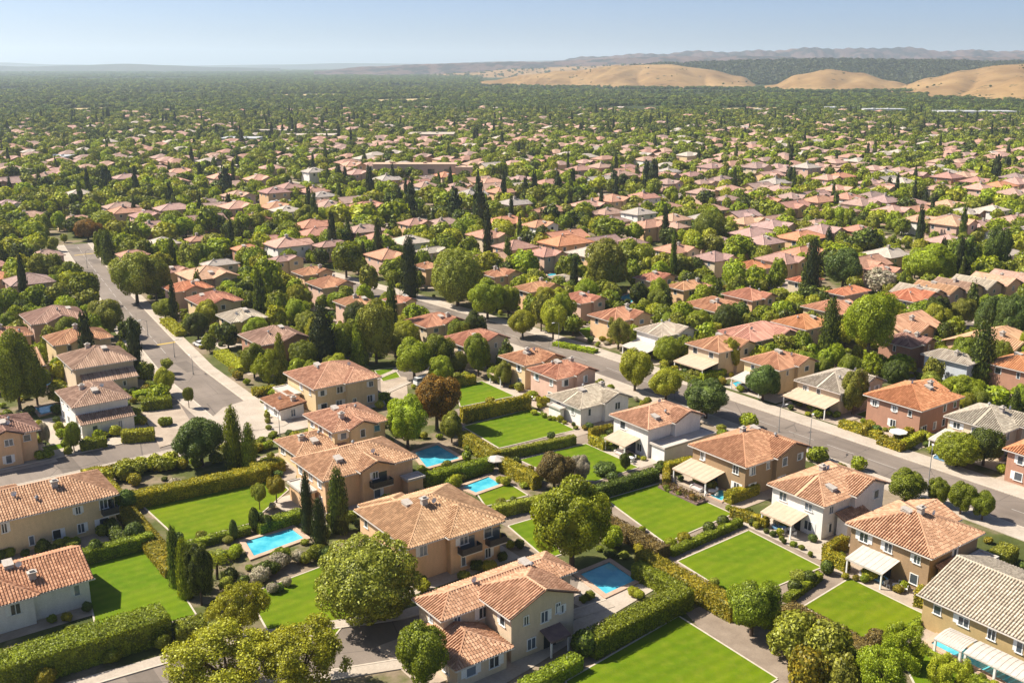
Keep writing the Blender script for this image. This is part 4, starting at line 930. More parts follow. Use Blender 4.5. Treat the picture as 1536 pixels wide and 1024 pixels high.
for a in [((-12,990),(246,912),3.6,4.4,'green','long thick green hedge along the bottom left road'), ((262,936),(307,926),2.2,3,'green','short green hedge closing the lower left lawn'), ((109,828),(228,798),2.2,1.7,'green','dark hedge between the balcony house and the lower left lawn'),
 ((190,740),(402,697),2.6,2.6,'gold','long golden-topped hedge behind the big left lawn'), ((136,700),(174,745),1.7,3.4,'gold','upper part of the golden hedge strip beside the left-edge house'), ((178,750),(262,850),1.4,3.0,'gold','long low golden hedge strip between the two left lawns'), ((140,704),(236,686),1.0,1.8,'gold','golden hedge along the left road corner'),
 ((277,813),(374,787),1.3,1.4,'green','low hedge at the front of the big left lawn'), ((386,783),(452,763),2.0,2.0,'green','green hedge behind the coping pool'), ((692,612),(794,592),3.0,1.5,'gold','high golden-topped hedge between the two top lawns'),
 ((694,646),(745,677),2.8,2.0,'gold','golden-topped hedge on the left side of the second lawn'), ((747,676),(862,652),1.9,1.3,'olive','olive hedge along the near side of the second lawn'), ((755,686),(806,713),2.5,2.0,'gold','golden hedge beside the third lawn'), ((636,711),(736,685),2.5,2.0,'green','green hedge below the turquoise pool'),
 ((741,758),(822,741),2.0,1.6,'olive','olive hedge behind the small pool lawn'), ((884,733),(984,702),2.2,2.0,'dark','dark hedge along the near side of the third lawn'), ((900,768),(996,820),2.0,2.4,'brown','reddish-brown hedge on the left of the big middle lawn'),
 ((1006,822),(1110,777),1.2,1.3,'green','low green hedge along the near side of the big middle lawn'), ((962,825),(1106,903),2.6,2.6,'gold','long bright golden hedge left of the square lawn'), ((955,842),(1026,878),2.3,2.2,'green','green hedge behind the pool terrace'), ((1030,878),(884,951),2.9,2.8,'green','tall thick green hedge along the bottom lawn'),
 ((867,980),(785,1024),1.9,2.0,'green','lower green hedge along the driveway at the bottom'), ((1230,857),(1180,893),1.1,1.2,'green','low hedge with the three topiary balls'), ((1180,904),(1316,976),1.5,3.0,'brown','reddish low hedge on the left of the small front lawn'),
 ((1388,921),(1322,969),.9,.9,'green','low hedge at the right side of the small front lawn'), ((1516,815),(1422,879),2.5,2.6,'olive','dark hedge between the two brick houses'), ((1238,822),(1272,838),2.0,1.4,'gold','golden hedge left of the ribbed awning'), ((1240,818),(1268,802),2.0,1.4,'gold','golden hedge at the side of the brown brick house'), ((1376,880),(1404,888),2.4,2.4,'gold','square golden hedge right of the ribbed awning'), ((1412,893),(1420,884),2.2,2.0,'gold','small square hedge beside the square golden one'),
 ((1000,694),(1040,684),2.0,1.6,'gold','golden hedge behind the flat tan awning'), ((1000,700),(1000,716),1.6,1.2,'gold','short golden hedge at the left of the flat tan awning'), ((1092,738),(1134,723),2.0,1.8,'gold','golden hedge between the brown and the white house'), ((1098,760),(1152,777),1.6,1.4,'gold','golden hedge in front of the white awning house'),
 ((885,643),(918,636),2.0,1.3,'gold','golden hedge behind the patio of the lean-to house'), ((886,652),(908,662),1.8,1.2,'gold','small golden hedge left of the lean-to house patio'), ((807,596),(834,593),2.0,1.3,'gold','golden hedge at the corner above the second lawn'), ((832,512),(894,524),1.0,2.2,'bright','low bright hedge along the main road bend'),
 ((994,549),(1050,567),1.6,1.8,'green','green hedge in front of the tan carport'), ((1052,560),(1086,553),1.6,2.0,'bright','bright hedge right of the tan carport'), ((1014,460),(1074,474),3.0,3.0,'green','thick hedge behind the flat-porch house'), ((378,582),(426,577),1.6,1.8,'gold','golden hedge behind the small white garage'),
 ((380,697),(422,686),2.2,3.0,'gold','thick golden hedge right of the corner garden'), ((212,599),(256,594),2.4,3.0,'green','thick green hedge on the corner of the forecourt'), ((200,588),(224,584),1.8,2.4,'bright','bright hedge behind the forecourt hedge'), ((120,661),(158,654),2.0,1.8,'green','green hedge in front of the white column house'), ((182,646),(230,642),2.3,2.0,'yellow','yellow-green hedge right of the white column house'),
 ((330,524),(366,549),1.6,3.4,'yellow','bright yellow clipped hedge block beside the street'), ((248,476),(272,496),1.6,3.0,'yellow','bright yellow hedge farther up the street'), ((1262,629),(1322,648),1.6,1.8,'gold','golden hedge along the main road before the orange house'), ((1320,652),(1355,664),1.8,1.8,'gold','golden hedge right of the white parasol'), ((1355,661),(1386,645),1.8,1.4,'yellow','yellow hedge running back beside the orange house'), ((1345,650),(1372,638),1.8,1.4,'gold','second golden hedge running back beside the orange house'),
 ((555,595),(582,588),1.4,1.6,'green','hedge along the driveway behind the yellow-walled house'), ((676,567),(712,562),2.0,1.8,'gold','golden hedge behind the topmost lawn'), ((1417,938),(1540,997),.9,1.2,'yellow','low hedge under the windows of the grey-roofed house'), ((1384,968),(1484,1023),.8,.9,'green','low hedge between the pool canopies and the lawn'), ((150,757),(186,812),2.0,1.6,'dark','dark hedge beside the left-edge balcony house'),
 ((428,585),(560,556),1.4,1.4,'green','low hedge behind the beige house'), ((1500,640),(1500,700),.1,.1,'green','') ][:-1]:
    hedge(*a)
# ------------------------------------------------------------------ lamps, vehicles, patio furniture
def street_lamp(px, py, label, h=7.5, rz=0, arm=1.6):
    x, y = G(px, py); e = tag(empty('street_lamp', (x, y, 0), rz), label, 'street lamp', 'street lamps')
    m = MB(); m.tube((0,0,0),(0,0,.6),.14,.12,8); m.tube((0,0,.6),(0,0,h),.08,.05,8); m.obj('pole', M['metal'], e)
    m = MB(); m.tube((0,0,h),(arm*.5,0,h+.35),.045,k=6); m.tube((arm*.5,0,h+.35),(arm,0,h+.4),.045,k=6); m.obj('arm', M['metal'], e)
    m = MB(); m.box(arm-.1,-.14,h+.33,arm+.6,.14,h+.45); m.obj('lamp_head', M['white'], e); addcirc(x, y, 1)
for a in [(1391,738,'street lamp beside the main road, nearest the brown brick house',7.5,pi/6), (1213,682,'street lamp beside the main road near the flat tan awning house',7,pi/6), (1168,648,'short street lamp on the main road near the road-side shrub',5,0), (838,522,'street lamp at the main road bend by the yellow trees',6.5,pi),
 (262,536,'street lamp just below the yellow stop line',4,0), (290,562,'street lamp at the mouth of the side street',4,pi/2), (222,503,'street lamp on the left road above the yellow stop line',4,pi), (131,402,'street lamp at the far yellow line',6,0), (420,655,'street lamp beside the small white garage',5,pi/2)]:
    street_lamp(a[0], a[1], a[2], a[3], a[4])
PAINT = {}
def car(px, py, rz, col, label, van=False):
    if col not in PAINT:
        m, nt, b = mat('car_paint_'+col, .25, .5); c = {'blue':(.03,.09,.28),'white':(.7,.7,.7),'silver':(.35,.36,.38),'black':(.02,.02,.025),'red':(.3,.02,.02)}[col]
        nt.links.new(hsv(nt, c, v=mth(nt,'MULTIPLY_ADD', noise(nt, coords(nt), 3), .2, .9)), b.inputs['Base Color']); b.inputs['Coat Weight'].default_value = .5; PAINT[col] = m
    x, y = G(px, py); e = tag(empty('parked_car', (x, y, .14 if not blockedroad(x, y) else .04), rz), label, 'car', 'parked cars')
    pr = [(-2.15,.35),(2.1,.35),(2.2,.6),(2.05,.82),(1.2,.95),(-1.9,1.0),(-2.2,.85)]
    if van: pr = [(-2.3,.35),(2.2,.35),(2.3,.7),(2.1,1.05),(1.75,1.1),(-2.3,1.15)]
    m = MB()
    def ext(mb, P, w0, w1=None):
        k = len(P); w1 = w1 or w0
        mb.face([(a, -w0, z) for a, z in P]); mb.face([(a, w0, z) for a, z in P][::-1])
        for i in range(k):
            (a,z),(b,q) = P[i], P[(i+1)%k]; mb.face([(a,w0,z),(b,w0,q),(b,-w0,q),(a,-w0,z)])
    ext(m, pr, .88); m.obj('body', PAINT[col], e)
    cab = [(-1.75,1.0),(1.1,.95),(.45,1.42),(-1.25,1.45)] if not van else [(-2.25,1.12),(1.75,1.08),(1.1,1.85),(-2.2,1.9)]
    m = MB(); ext(m, cab, .76); m.obj('cabin_glass', M['glass'], e); rz_ = cab[2][1]
    m = MB(); m.box(cab[3][0]+.05,-.74,rz_-.03,cab[2][0],.74,rz_+.05); m.obj('car_roof', PAINT[col], e)
    for sx in (-1.35, 1.35):
        for sy in (-1, 1):
            m = MB(); m.tube((sx, sy*.70, .33), (sx, sy*.93, .33), .33, k=12); m.obj('wheel', M['dark'], e)
            
    addcirc(x, y, 2)
def blockedroad(x, y): return abs(x-156) < 5.2
car(1448,746,pi/2+.2,'blue','blue car parked under the lime tree beside the main road'); car(636,577,0,'white','white van on the driveway below the twin green trees',True); car(20,690,.1,'silver','silver car in front of the left-edge house')
car(1120,584,pi/2,'silver','silver car in front of the white carport'); car(146,364,pi/2,'black','dark car at the head of the left road'); car(300,520,pi/2+.1,'white','white car beside the bright yellow hedge block')
def sofa(px, py, rz, fab, label):
    x, y = G(px, py); e = tag(empty('garden_sofa', (x, y, .09), rz), label, 'sofa', 'garden sofas')
    m = MB(); m.box(-1.1,-.45,.12,1.1,.45,.42); m.obj('seat', M[fab], e); m = MB(); m.box(-1.1,.3,.42,1.1,.48,.85); m.obj('backrest', M[fab], e)
    for s in (-1, 1): m = MB(); m.box(s*1.12-.1,-.45,.1,s*1.12+.1,.48,.62); m.obj('armrest', M['white'], e)
def table(px, py, label, r=.65, par=False, col='white'):
    x, y = G(px, py)
    if par:
        e = tag(empty('parasol', (x, y, .09)), label, 'parasol', 'garden parasols'); m = MB(); m.tube((0,0,0),(0,0,2.7),.04,k=6); m.tube((0,0,0),(0,0,.12),.35,.3,10); m.obj('pole', M['metal'], e); m = MB()
        for i in range(8):
            a, b = 2*pi*i/8, 2*pi*(i+1)/8; c = (a+b)/2; rr = 1.7
            m.face([(0,0,2.85),(rr*cos(a),rr*sin(a),2.25),(rr*cos(b),rr*sin(b),2.25)]); m.face([(rr*cos(a),rr*sin(a),2.25),(rr*cos(a),rr*sin(a),2.08),(rr*cos(b),rr*sin(b),2.08),(rr*cos(b),rr*sin(b),2.25)])
        m.obj('canopy', M[col], e); return
    e = tag(empty('garden_table', (x, y, .09)), label, 'table', 'garden tables'); m = MB(); m.tube((0,0,.70),(0,0,.75),r,k=14); m.obj('tabletop', M['white'], e); m = MB(); m.tube((0,0,0),(0,0,.7),.05,k=6); m.tube((0,0,0),(0,0,.04),.3,k=10); m.obj('leg', M['metal'], e)
    for i in range(3):
        a = 2*pi*i/3+R.random(); c = tag(empty('garden_chair', (x+cos(a)*1.15, y+sin(a)*1.15, .09), a-pi/2), None, 'chair', 'garden chairs'); c['label'] = ['first white chair at the ','second white chair at the ','third white chair at the '][i]+label.replace('white ','')
        m = MB(); m.box(-.24,-.24,.42,.24,.24,.47); m.obj('seat', M['white'], c); m = MB(); m.box(-.24,.2,.47,.24,.25,.9); m.obj('backrest', M['white'], c)
        for sx in (-.2,.2):
            for sy in (-.2,.2): m = MB(); m.tube((sx,sy,0),(sx,sy,.42),.022,k=5); m.obj('leg', M['white'], c)
for a in [(1300,862,.0,'pinkfab','pale sofa under the ribbed awning of the brown brick house'), (1318,872,-pi/2,'bluefab','blue-covered lounger set beside the ribbed awning'), (1168,795,-pi/2,'bluefab','blue sofa in front of the white awning house'), (930,682,-pi/2,'pinkfab','white sofa on the patio of the lean-to house'), (1045,735,-pi/2,'pinkfab','pale sofa under the flat tan awning'), (567,740,0,'bluefab','dark blue sofa under the curved balcony'), (820,960,pi/4,'bluefab','blue sofa by the side of the large tiled house'), (1410,690,-pi/2,'bluefab','blue sofa under the white road-side awning')]: sofa(*a)
for a in [(1345,885,'white table in the patio of the brown brick house'), (1186,800,'white table at the white awning house'), (945,692,'white table at the lean-to house'), (1068,742,'white table under the flat tan awning'), (795,600,'white table above the second lawn'), (660,540,'white table by the twin green trees'), (590,735,'white table beside the curved dark balcony'), (965,512,'white table by the flat porch')]: table(*a)
table(744,706,'white parasol between the small pool and the path',par=True,col='awnw'); table(1346,664,'white parasol by the golden hedges beside the main road',par=True)
# canopies over the long pool
for i, (a, b) in enumerate((((1401,955),(1443,975)), ((1446,976),(1542,1022)))):
    (x0,y0),(x1,y1) = G(*a, 2.5), G(*b, 2.5); L = y0-y1; e = tag(empty('pool_canopy', (x0, y0, 0)), ('short white canopy over the far end of the long pool','long white canopy over the near end of the long pool')[i], 'canopy', 'white canopies over the long pool')
    m = MB(); n = 22; w = 3.4
    for k in range(n):
        y2, y3 = -L*k/n, -L*(k+1)/n; z = .04*(k % 2)
        pts = [(0,2.35),(w*.35,2.62),(w*.7,2.72),(w,2.6)]
        for q in range(3): m.face([(pts[q][0],y2,pts[q][1]+z),(pts[q][0],y3,pts[q][1]+z),(pts[q+1][0],y3,pts[q+1][1]+z),(pts[q+1][0],y2,pts[q+1][1]+z)])
    m.box(-.08,-L,2.2,.06,0,2.36); m.box(w-.06,-L,2.45,w+.08,0,2.6); m.obj('canopy_cover', M['awnw'], e)
    for k in range(3 if i else 2):
        yy = -L*k/(2 if i else 1); yy = min(-.2, max(-L+.2, yy))
        for xx, hz in ((.1,2.2),(w-.1,2.45)): m = MB(); m.box(xx-.13,yy-.13,0,xx+.13,yy+.13,hz); m.obj('post', M['white'], e)
# palm by the cypresses
x, y = G(326, 868); e = tag(empty('palm_tree', (x, y, 0)), 'small palm with drooping fronds beside the coping pool', 'palm', None)
m = MB(); m.tube((0,0,0),(.15,0,3.6),.22,.16,8); m.obj('trunk', BARK, e); m = MB()
for i in range(26):
    a = i*2.39996; up = .9-.045*i; P0 = np.array((.15,0,3.6)); pv = P0
    for k in range(7):
        t = (k+1)/7; pt = P0+np.array((cos(a)*2.6*t, sin(a)*2.6*t, up*2.2*t-2.0*t*t)); w = .42*(1-abs(t-.45)); s = np.array((-sin(a),cos(a),-.3))*w
        m.face([tuple(pv-s),tuple(pt-s*.8),tuple(pt)]); m.face([tuple(pv+s),tuple(pt),tuple(pt+s*.8)]); m.face([tuple(pv),tuple(pt-s*.2),tuple(pt+s*.2)]); pv = pt
m.obj('fronds', TONE['bright'], e); addcirc(x, y, 2)
# flower bed on the big lawn
x, y = G(1024, 742); e = tag(empty('flower_bed', (x, y, .1)), 'stone-edged flower bed at the corner of the big middle lawn', 'flower bed', None)
m = MB(); m.box(-1.4,-4.5,0,1.4,4.5,.3); m.obj('bed_edge', M['lead'], e)
g = np.random.default_rng(3); P = np.stack([g.uniform(-1.3,1.3,500), g.uniform(-4.3,4.3,500), .3+g.uniform(0,.5,500)],1); N = np.tile((0,0,1.0),(500,1)); o = link('bedding_plants', meshfrom('bedding_plants', leafquads(P,N,.2,g,.8), None, [TONE['brown']]), e)
# long flat industrial and school buildings farther out
def bigbox(px0, py0, px1, wd, h, wall, roofm, label, name='warehouse'):
    (x0,y0),(x1,y1) = G(px0, py0), G(px1, py0); L = hypot(x1-x0, y1-y0); e = tag(empty(name, (x0, y0, 0), math.atan2(y1-y0, x1-x0)), label, 'building', None)
    m = MB(); m.box(0,0,0,L,wd,h); m.obj('wall', WALL[wall], e); m = MB(); m.box(-.4,-.4,h+.003,L+.4,wd+.4,h+.5); m.box(L*.2,wd*.3,h+.5,L*.26,wd*.5,h+1.6); m.box(L*.6,wd*.4,h+.5,L*.64,wd*.6,h+1.4); m.obj('roof', M[roofm], e)
    m = MB(); k = int(L/9)
    for i in range(k): m.box(L*(i+.3)/k,-.06,h*.35,L*(i+.7)/k,.02,h*.7)
    if name != 'boundary_wall': m.obj('window_band', M['glass'], e)
    cx, cy = (x0+x1)/2, (y0+y1)/2
    for i in range(int(L/8)+1):
        t = i*8/L; nx, ny = -(y1-y0)/L, (x1-x0)/L
        for q in range(int(wd/8)+1): addcirc(x0+(x1-x0)*t+nx*q*8, y0+(y1-y0)*t+ny*q*8, 7)
bigbox(560,268,684,12,8.5,'pink','cop','long windowless pinkish hall standing above the trees in the middle','warehouse')
bigbox(684,269,708,10,7,'pink','cop','lower end block at the right end of the long pinkish hall','hall_annex')
for a in [(70,246,96,20,4.5,'white','whiteroof','white-roofed shed at the upper left among trees'), (402,316,450,9,3.2,'white','whiteroof','long low white-roofed shed left of the yellow trees'), (1362,238,1384,12,4.5,'white','whiteroof','bright white-roofed box building at the upper right'), (420,212,500,26,5,'beige','conc','long beige school block at the upper left'),
 (612,212,680,30,6,'pink','conc','wide pale block behind the slim cypresses at the upper middle'), (330,217,385,24,5,'white','whiteroof','pale low school block at the upper left'), (380,204,505,16,5,'beige','conc','thin beige block farther back at the upper left'), (1300,172,1360,30,7,'white','whiteroof','white long shed in front of the golden hills'), (1415,176,1530,40,7,'white','whiteroof','long white greenhouse-like shed at the far right'), (1245,168,1290,30,6,'white','whiteroof','small pale shed below the central golden hill'),
 (160,213,180,20,4,'white','whiteroof','small white block among the far left trees')]: bigbox(*a)
# ------------------------------------------------------------------ the rest of the suburb
def visible(x, y, m=25):
    f, r = camxy(x, y); return f > 90 and abs(r) < .52*f+m
hv = np.random.default_rng(5)
def patch(x, y, s=160): return .5+.5*sin(x/s+1.3*sin(y/s*.7))*cos(y/s*1.1-.8*sin(x/s*.6))
PH = []
roofs = ['pink','terra','terra','mauve','pink','pale','tan','orange']; walls = ['pink','peach','cream','beige','pink','white','peach','brick']
PB = [[(0,0,13,12,5.6,'hip'),(5,-.9,12.4,7,5.8,'hgy')], [(0,0,15,11,5.4,'hip')], [(0,0,12,12,5.6,'hip'),(6,4,14.5,10.5,5.2,'gx')], [(0,0,14,10.5,4.2,'hip'),(-2,4,6,9.5,4,'gx')], [(0,0,16,11,4.4,'hip'),(8,-1,14,7,4.6,'hgy')], [(0,0,11.5,11,5.6,'hip')], [(0,0,15,12,4.0,'gx'),(3,-1.2,10,7,4.2,'gy')], [(0,0,13,13,5.6,'hip'),(5.5,-1,12.6,7.5,5.8,'hgy')]]
cand = []
for i in range(-8, 90):
    for j in range(0, 90):
        x = 30+i*20+R.uniform(-2.2,2.2)+(j % 2)*4; y = 60+j*20.5+R.uniform(-2.5,2.5); d = hypot(x, y)
        if d < 190 or d > 1600 or not visible(x, y): continue
        keep = .97 if d < 560 else .86 if d < 760 else .64 if d < 950 else .36 if d < 1200 else .15
        if patch(x, y) < (.08 if d < 600 else .22): keep *= .35
        if R.random() > keep: continue
        if blocked(x, y, 9.2 if d < 340 else 7.6 if d < 700 else 6.5): continue
        cand.append((d, x, y))
cand.sort(); NEARH = cand[:max(0, 298-NHAND)]; FARH = cand[len(NEARH):]
def copy_tree(o, parent=None):
    c = o.copy(); C.objects.link(c)
    if parent: c.parent = parent
    for ch in o.children: copy_tree(ch, c)
    return c
PH = {}
PROCH = []
for q, (d, x, y) in enumerate(NEARH):
    k = R.randrange(8)
    rz = 0 if R.random() < .75 else pi/2*R.choice((0, 2))
    lv = 1 if d < 300 else 2
    if (k, lv) not in PH: PH[k, lv] = e = make_house((x-6, y-6, 0), PB[k], walls[k], roofs[k], lv, vents=1, nwin=5)
    else: e = copy_tree(PH[k, lv]); e.location = (x-6, y-6, 0)
    s = R.uniform(.98, 1.2); e.scale = (s, s*R.uniform(.95,1.05), s*R.uniform(.88,1.02))
    if q > 8 and R.random() < .6:
        rk = R.choice(roofs); wk = R.choice(walls)
        for ch in e.children:
            if ch.name.startswith('roof'):
                ch.material_slots[0].link = 'OBJECT'; ch.material_slots[0].material = ROOF[rk][0 if lv < 2 else 1]
            if ch.name.startswith('wall'): ch.material_slots[0].link = 'OBJECT'; ch.material_slots[0].material = WALL[wk]
    else: rk, wk = roofs[k], walls[k]
    addcirc(x, y, 7.6); PROCH.append((e, rk, wk, x, y, d))
# all farther houses in one object
fm = MB(); WM = [ROOF[k][1] for k in ('pink','terra','mauve','pale','tan')]+[WALL[k] for k in ('pink','peach','cream','white')]
for (d, x, y) in FARH:
    w, dp, h = R.uniform(13,18), R.uniform(11,14), R.uniform(3.6,5.4); x0, y0 = x-w/2, y-dp/2; mr = R.randrange(5); mw = 5+R.randrange(4)
    fm.prism([(x0+.6,y0+.6),(x0+w-.6,y0+.6),(x0+w-.6,y0+dp-.6),(x0+.6,y0+dp-.6)], 0, h, mw)
    for poly, ev in slopes(x0,y0,x0+w,y0+dp,h,.38,'hip')[0]: fm.face(poly, mr, [(p[0],p[1]) for p in poly])
    if R.random() < .5:
        for poly, ev in slopes(x0+w*.4,y0-1,x0+w*.95,y0+dp*.6,h+.2,.38,'hgy')[0]: fm.face(poly, mr, [(p[0],p[1]) for p in poly])
    addcirc(x, y, 7)
tag(fm.obj('far_houses', WM), 'far tiled rooftops thinning out into the trees', 'houses', kind='stuff')
# procedural trees and shrubs
cnt = {'round':0,'shrub':0,'cypress':0}
def nk(name): return sum(1 for t in THINGS if KNAME[t[1]] == name)
C0 = {n: nk(n) for n in set(KNAME.values())}
LIM = {'round_tree':200,'broadleaf_tree':296,'shrub':296,'cypress_tree':150,'conifer_tree':90,'olive_tree':150,'lollipop_tree':60,'topiary_ball':60}
tonesN = ['green','green','bright','yellow','bright','dark','bright','olive']
DN = []
def darts(n, d0, d1, rad, fn):
    a0, a1 = YAW-.53, YAW+.53; out = []
    for _ in range(n):
        d = sqrt(R.uniform(d0*d0, d1*d1)); a = R.uniform(a0, a1); x, y = d*cos(a), d*sin(a); r = rad(d)
        if blocked(x, y, r*.8, cr=.82): continue
        addcirc(x, y, r); out.append((d, x, y, r))
    return out
def inback(x, y): return x < 140 and y < 175 and x > 20      # the lawn quarter stays as open as in the photograph
T = darts(2600, 150, 330, lambda d: R.uniform(1.6, 3.6), None)
T = [t for t in T if proj(t[1], t[2])[1] < 585 or (proj(t[1], t[2])[0] > 1250 and proj(t[1], t[2])[1] < 640 and t[3] < 2.4)]
SH = darts(5200, 112, 330, lambda d: R.uniform(.5, 1.1), None)
SH = [t for t in SH if not (inback(t[1], t[2]) and R.random() < .25)]
T2 = darts(6500, 330, 620, lambda d: R.choice((1.3, 2.2, 3.0, 3.8, 4.8)), None)
T3 = darts(17000, 620, 1500, lambda d: R.uniform(2.2, 5.0), None)
STUFF = []
def pick(d, r):
    q = R.random()
    if q < .035 and d > 240: return 'cypress'
    if q < .05: return 'conifer'
    if q < .20: return 'loose' if d < 260 else 'tall'
    if q < .40: return 'ball'
    return R.choice(('broad','broad','tall'))
for lst in (sorted(T), sorted(T2), sorted(T3)):
    for d, x, y, r in lst:
        k = pick(d, r); nm = KNAME[k]; tone = R.choice(tonesN) if d < 700 else R.choice(('green','olive','dark','bright','green','bright') if d < 1000 else ('green','olive','dark','dark'))
        if k == 'cypress': w, h, tone = R.uniform(2.2,4.0), R.uniform(9,17), R.choice(('cypress','cypress','dark'))
        elif k == 'conifer': w, h, tone = 2*r*.8, R.uniform(7,12), 'dark'
        else: w, h = 2*r*1.12, 2*r*R.uniform(.85,1.25)+R.uniform(.5,1.5)
        if k not in ('cypress','conifer'): h = min(h, 9.5 if d < 400 else 8.5)
        if C0.get(nm, 0) < LIM[nm]: C0[nm] = C0.get(nm, 0)+1; plant(k, x, y, w, h, tone, block=False)
        else: STUFF.append((x, y, 0, w, h, k, tone))
for hh in HOUSES[:60]:
    e_, s_, cx, cy, w_, d_, _ = hh
    if hypot(cx, cy) > 320: continue
    for _ in range(9):
        q = R.random()
        if q < .4: x, y = cx-w_/2-R.uniform(.3,1.2), cy+R.uniform(-.5,.5)*d_
        elif q < .8: x, y = cx+R.uniform(-.5,.5)*w_, cy-d_/2-R.uniform(.5,1.8)
        else: x, y = cx+w_/2+R.uniform(.4,1.6), cy+R.uniform(-.5,.5)*d_
        if blocked(x, y, .3, cr=.6): continue
        r = R.uniform(.45,.95); addcirc(x, y, r*.7); SH.append((hypot(x, y), x, y, r))
for d, x, y, r in sorted(SH):
    tone = R.choice(('green','bright','yellow','olive','dark','gold','blue','green','pale' if R.random() < .3 else 'olive')); w, h = 2*r*1.2, 2*r*R.uniform(.75,1.2)
    if C0.get('shrub', 0) < LIM['shrub']: C0['shrub'] += 1; plant('shrub', x, y, w, h, tone, block=False)
    else: STUFF.append((x, y, 0, w, h, 'shrub', tone))
# woods out to the hills
def beyond(a, d):                          # true where the golden hills rise out of the plain
    f = d*cos(a-YAW); px = 768+1578*math.tan(YAW-a)
    for lo, hi, lim in ((720,900,3050),(900,1150,2600),(1150,1395,2380),(1395,1440,1900),(1440,1700,1780)):
        if lo <= px < hi: return f > lim
    return False
for _ in range(30000):
    a = R.uniform(YAW-.52, YAW+.52); d = 1420+2450*R.random()**1.15; x, y = d*cos(a), d*sin(a)
    if patch(x, y, 210) < .14 and patch(x, y, 90) < .7: continue
    if beyond(a, d): continue
    r = R.uniform(3, 5.5)*(1+d/9000); STUFF.append((x, y, -.5, 2.2*r, 1.35*r*R.uniform(.8,1.2), R.choice(('broad','broad','tall','ball','conifer')), R.choice(('dark','dark','dark','blue','green'))))
for _ in range(26000):
    a = R.uniform(YAW-.52, YAW+.52); d = 3600+7000*R.random()**1.2; x, y = d*cos(a), d*sin(a)
    if patch(x, y, 420) < .2 or beyond(a, d): continue
    r = R.uniform(6, 13); STUFF.append((x, y, -1, 2*r*1.6, r*.9, 'broad', R.choice(('dark','dark','blue'))))
# ------------------------------------------------------------------ hills
def hillmat(name, c1, c2, sc, dark, thr):
    m, nt, b = mat(name, .95, .05); v = coords(nt); a = noise(nt, v, sc, 6, .6); w = noise(nt, v, sc*5, 8, .7); c = ramp(nt, a, [(.3,c1),(.7,c2)])
    f = noise(nt, coords(nt, 'Object', (1,1,3)), .03, 5); c = hsv(nt, c, v=mth(nt,'MULTIPLY_ADD', f, .5, .75))
    c = mix(nt, ramp(nt, w, [(thr,(0,0,0)),(thr+.03,(1,1,1))]), c, dark); nt.links.new(c, b.inputs['Base Color']); bump(nt, b, w, .5, 3); return m
HM = {'gold': hillmat('golden_grass', (.185,.108,.046), (.34,.22,.098), .006, (.045,.045,.02), .60), 'wood': hillmat('hill_woods', (.016,.024,.009), (.03,.04,.014), .006, (.14,.11,.05), .66), 'mount': hillmat('far_hillside', (.075,.055,.06), (.17,.11,.09), .0016, (.035,.038,.04), .49), 'blue': hillmat('far_range', (.05,.06,.05), (.09,.09,.07), .001, (.05,.06,.04), .6)}
def lerp(pts, x):
    for i in range(len(pts)-1):
        if x <= pts[i+1][0]:
            t = max(0, (x-pts[i][0])/(pts[i+1][0]-pts[i][0])); t = t*t*(3-2*t); return pts[i][1]+(pts[i+1][1]-pts[i][1])*t
    return pts[-1][1]
def hill(crest, base, Dc, m, nx=90, ny=26, rough=.05, back=.7, ph=0, name='hill', sink=4):
    """crest and base: (image column, image row) seen over the crest distance and where the slope meets the plain"""
    x0, x1 = crest[0][0], crest[-1][0]; mb = MB(); V = {}; H = []
    for i in range(nx+1):
        px = x0+(x1-x0)*i/nx; k = (px-768)/1578; zc = 70+(95-lerp(crest, px))/1578*Dc; Db = 70/((lerp(base, px)-95)/1578) if lerp(base, px) > 96 else Dc*.8; Db = min(Db, Dc*.9); row = []
        for j in range(ny+1):
            t = j/ny
            if t < .6: s = t/.6; D = Db+(Dc-Db)*s; q = s*s*(3-2*s)
            else: s = (t-.6)/.4; D = Dc+(Dc-Db)*back*s; q = 1-s*s*(3-2*s)*.9
            x, y = D*(FW[0]+k*RT[0]), D*(FW[1]+k*RT[1]); sc = (Dc-Db)
            n = sin(x/sc*9+ph)*cos(y/sc*8-ph)+.5*sin(x/sc*21+2*ph+y/sc*17)+.3*sin(x/sc*43-y/sc*37)
            gul = abs(sin(px/ (30+6*sin(ph)) + 1.4*sin(s*2+ph)+ph))**.7
            z = (zc+sink)*q*(1+rough*n*(1-q*.8))-sink-(1-gul)*rough*3.4*(zc+sink)*q*(1-q)*2
            row.append((x, y, z)); H.append((x, y, z, s if t < .6 else 2))
        V[i] = row
    for i in range(nx):
        for j in range(ny): mb.face([V[i][j], V[i+1][j], V[i+1][j+1], V[i][j+1]])
    me = mb.mesh(name, HM[m]); bm_merge(me); o = link(name, me); tag(o, kind='structure'); return H
def bm_merge(me):
    import bmesh
    b = bmesh.new(); b.from_mesh(me); bmesh.ops.remove_doubles(b, verts=b.verts, dist=.01); bmesh.ops.recalc_face_normals(b, faces=b.faces)
    for f in b.faces: f.smooth = True
    b.to_mesh(me); b.free()
hA = hill([(690,128),(735,120),(790,112),(850,106),(930,99),(1000,97),(1060,103),(1110,114),(1150,129)], [(690,127),(850,131),(1000,133),(1150,134)], 3700, 'gold', ph=.4, rough=.17, nx=160, ny=40)
hB = hill([(1120,135),(1160,127),(1200,111),(1245,104),(1290,109),(1340,121),(1390,133)], [(1120,136),(1245,138),(1390,137)], 3200, 'gold', ph=1.9, rough=.13, nx=110)
hC = hill([(1310,141),(1350,129),(1400,116),(1450,105),(1500,98),(1580,94)], [(1310,145),(1400,150),(1580,152)], 3000, 'gold', ph=3.1, rough=.15, nx=120)
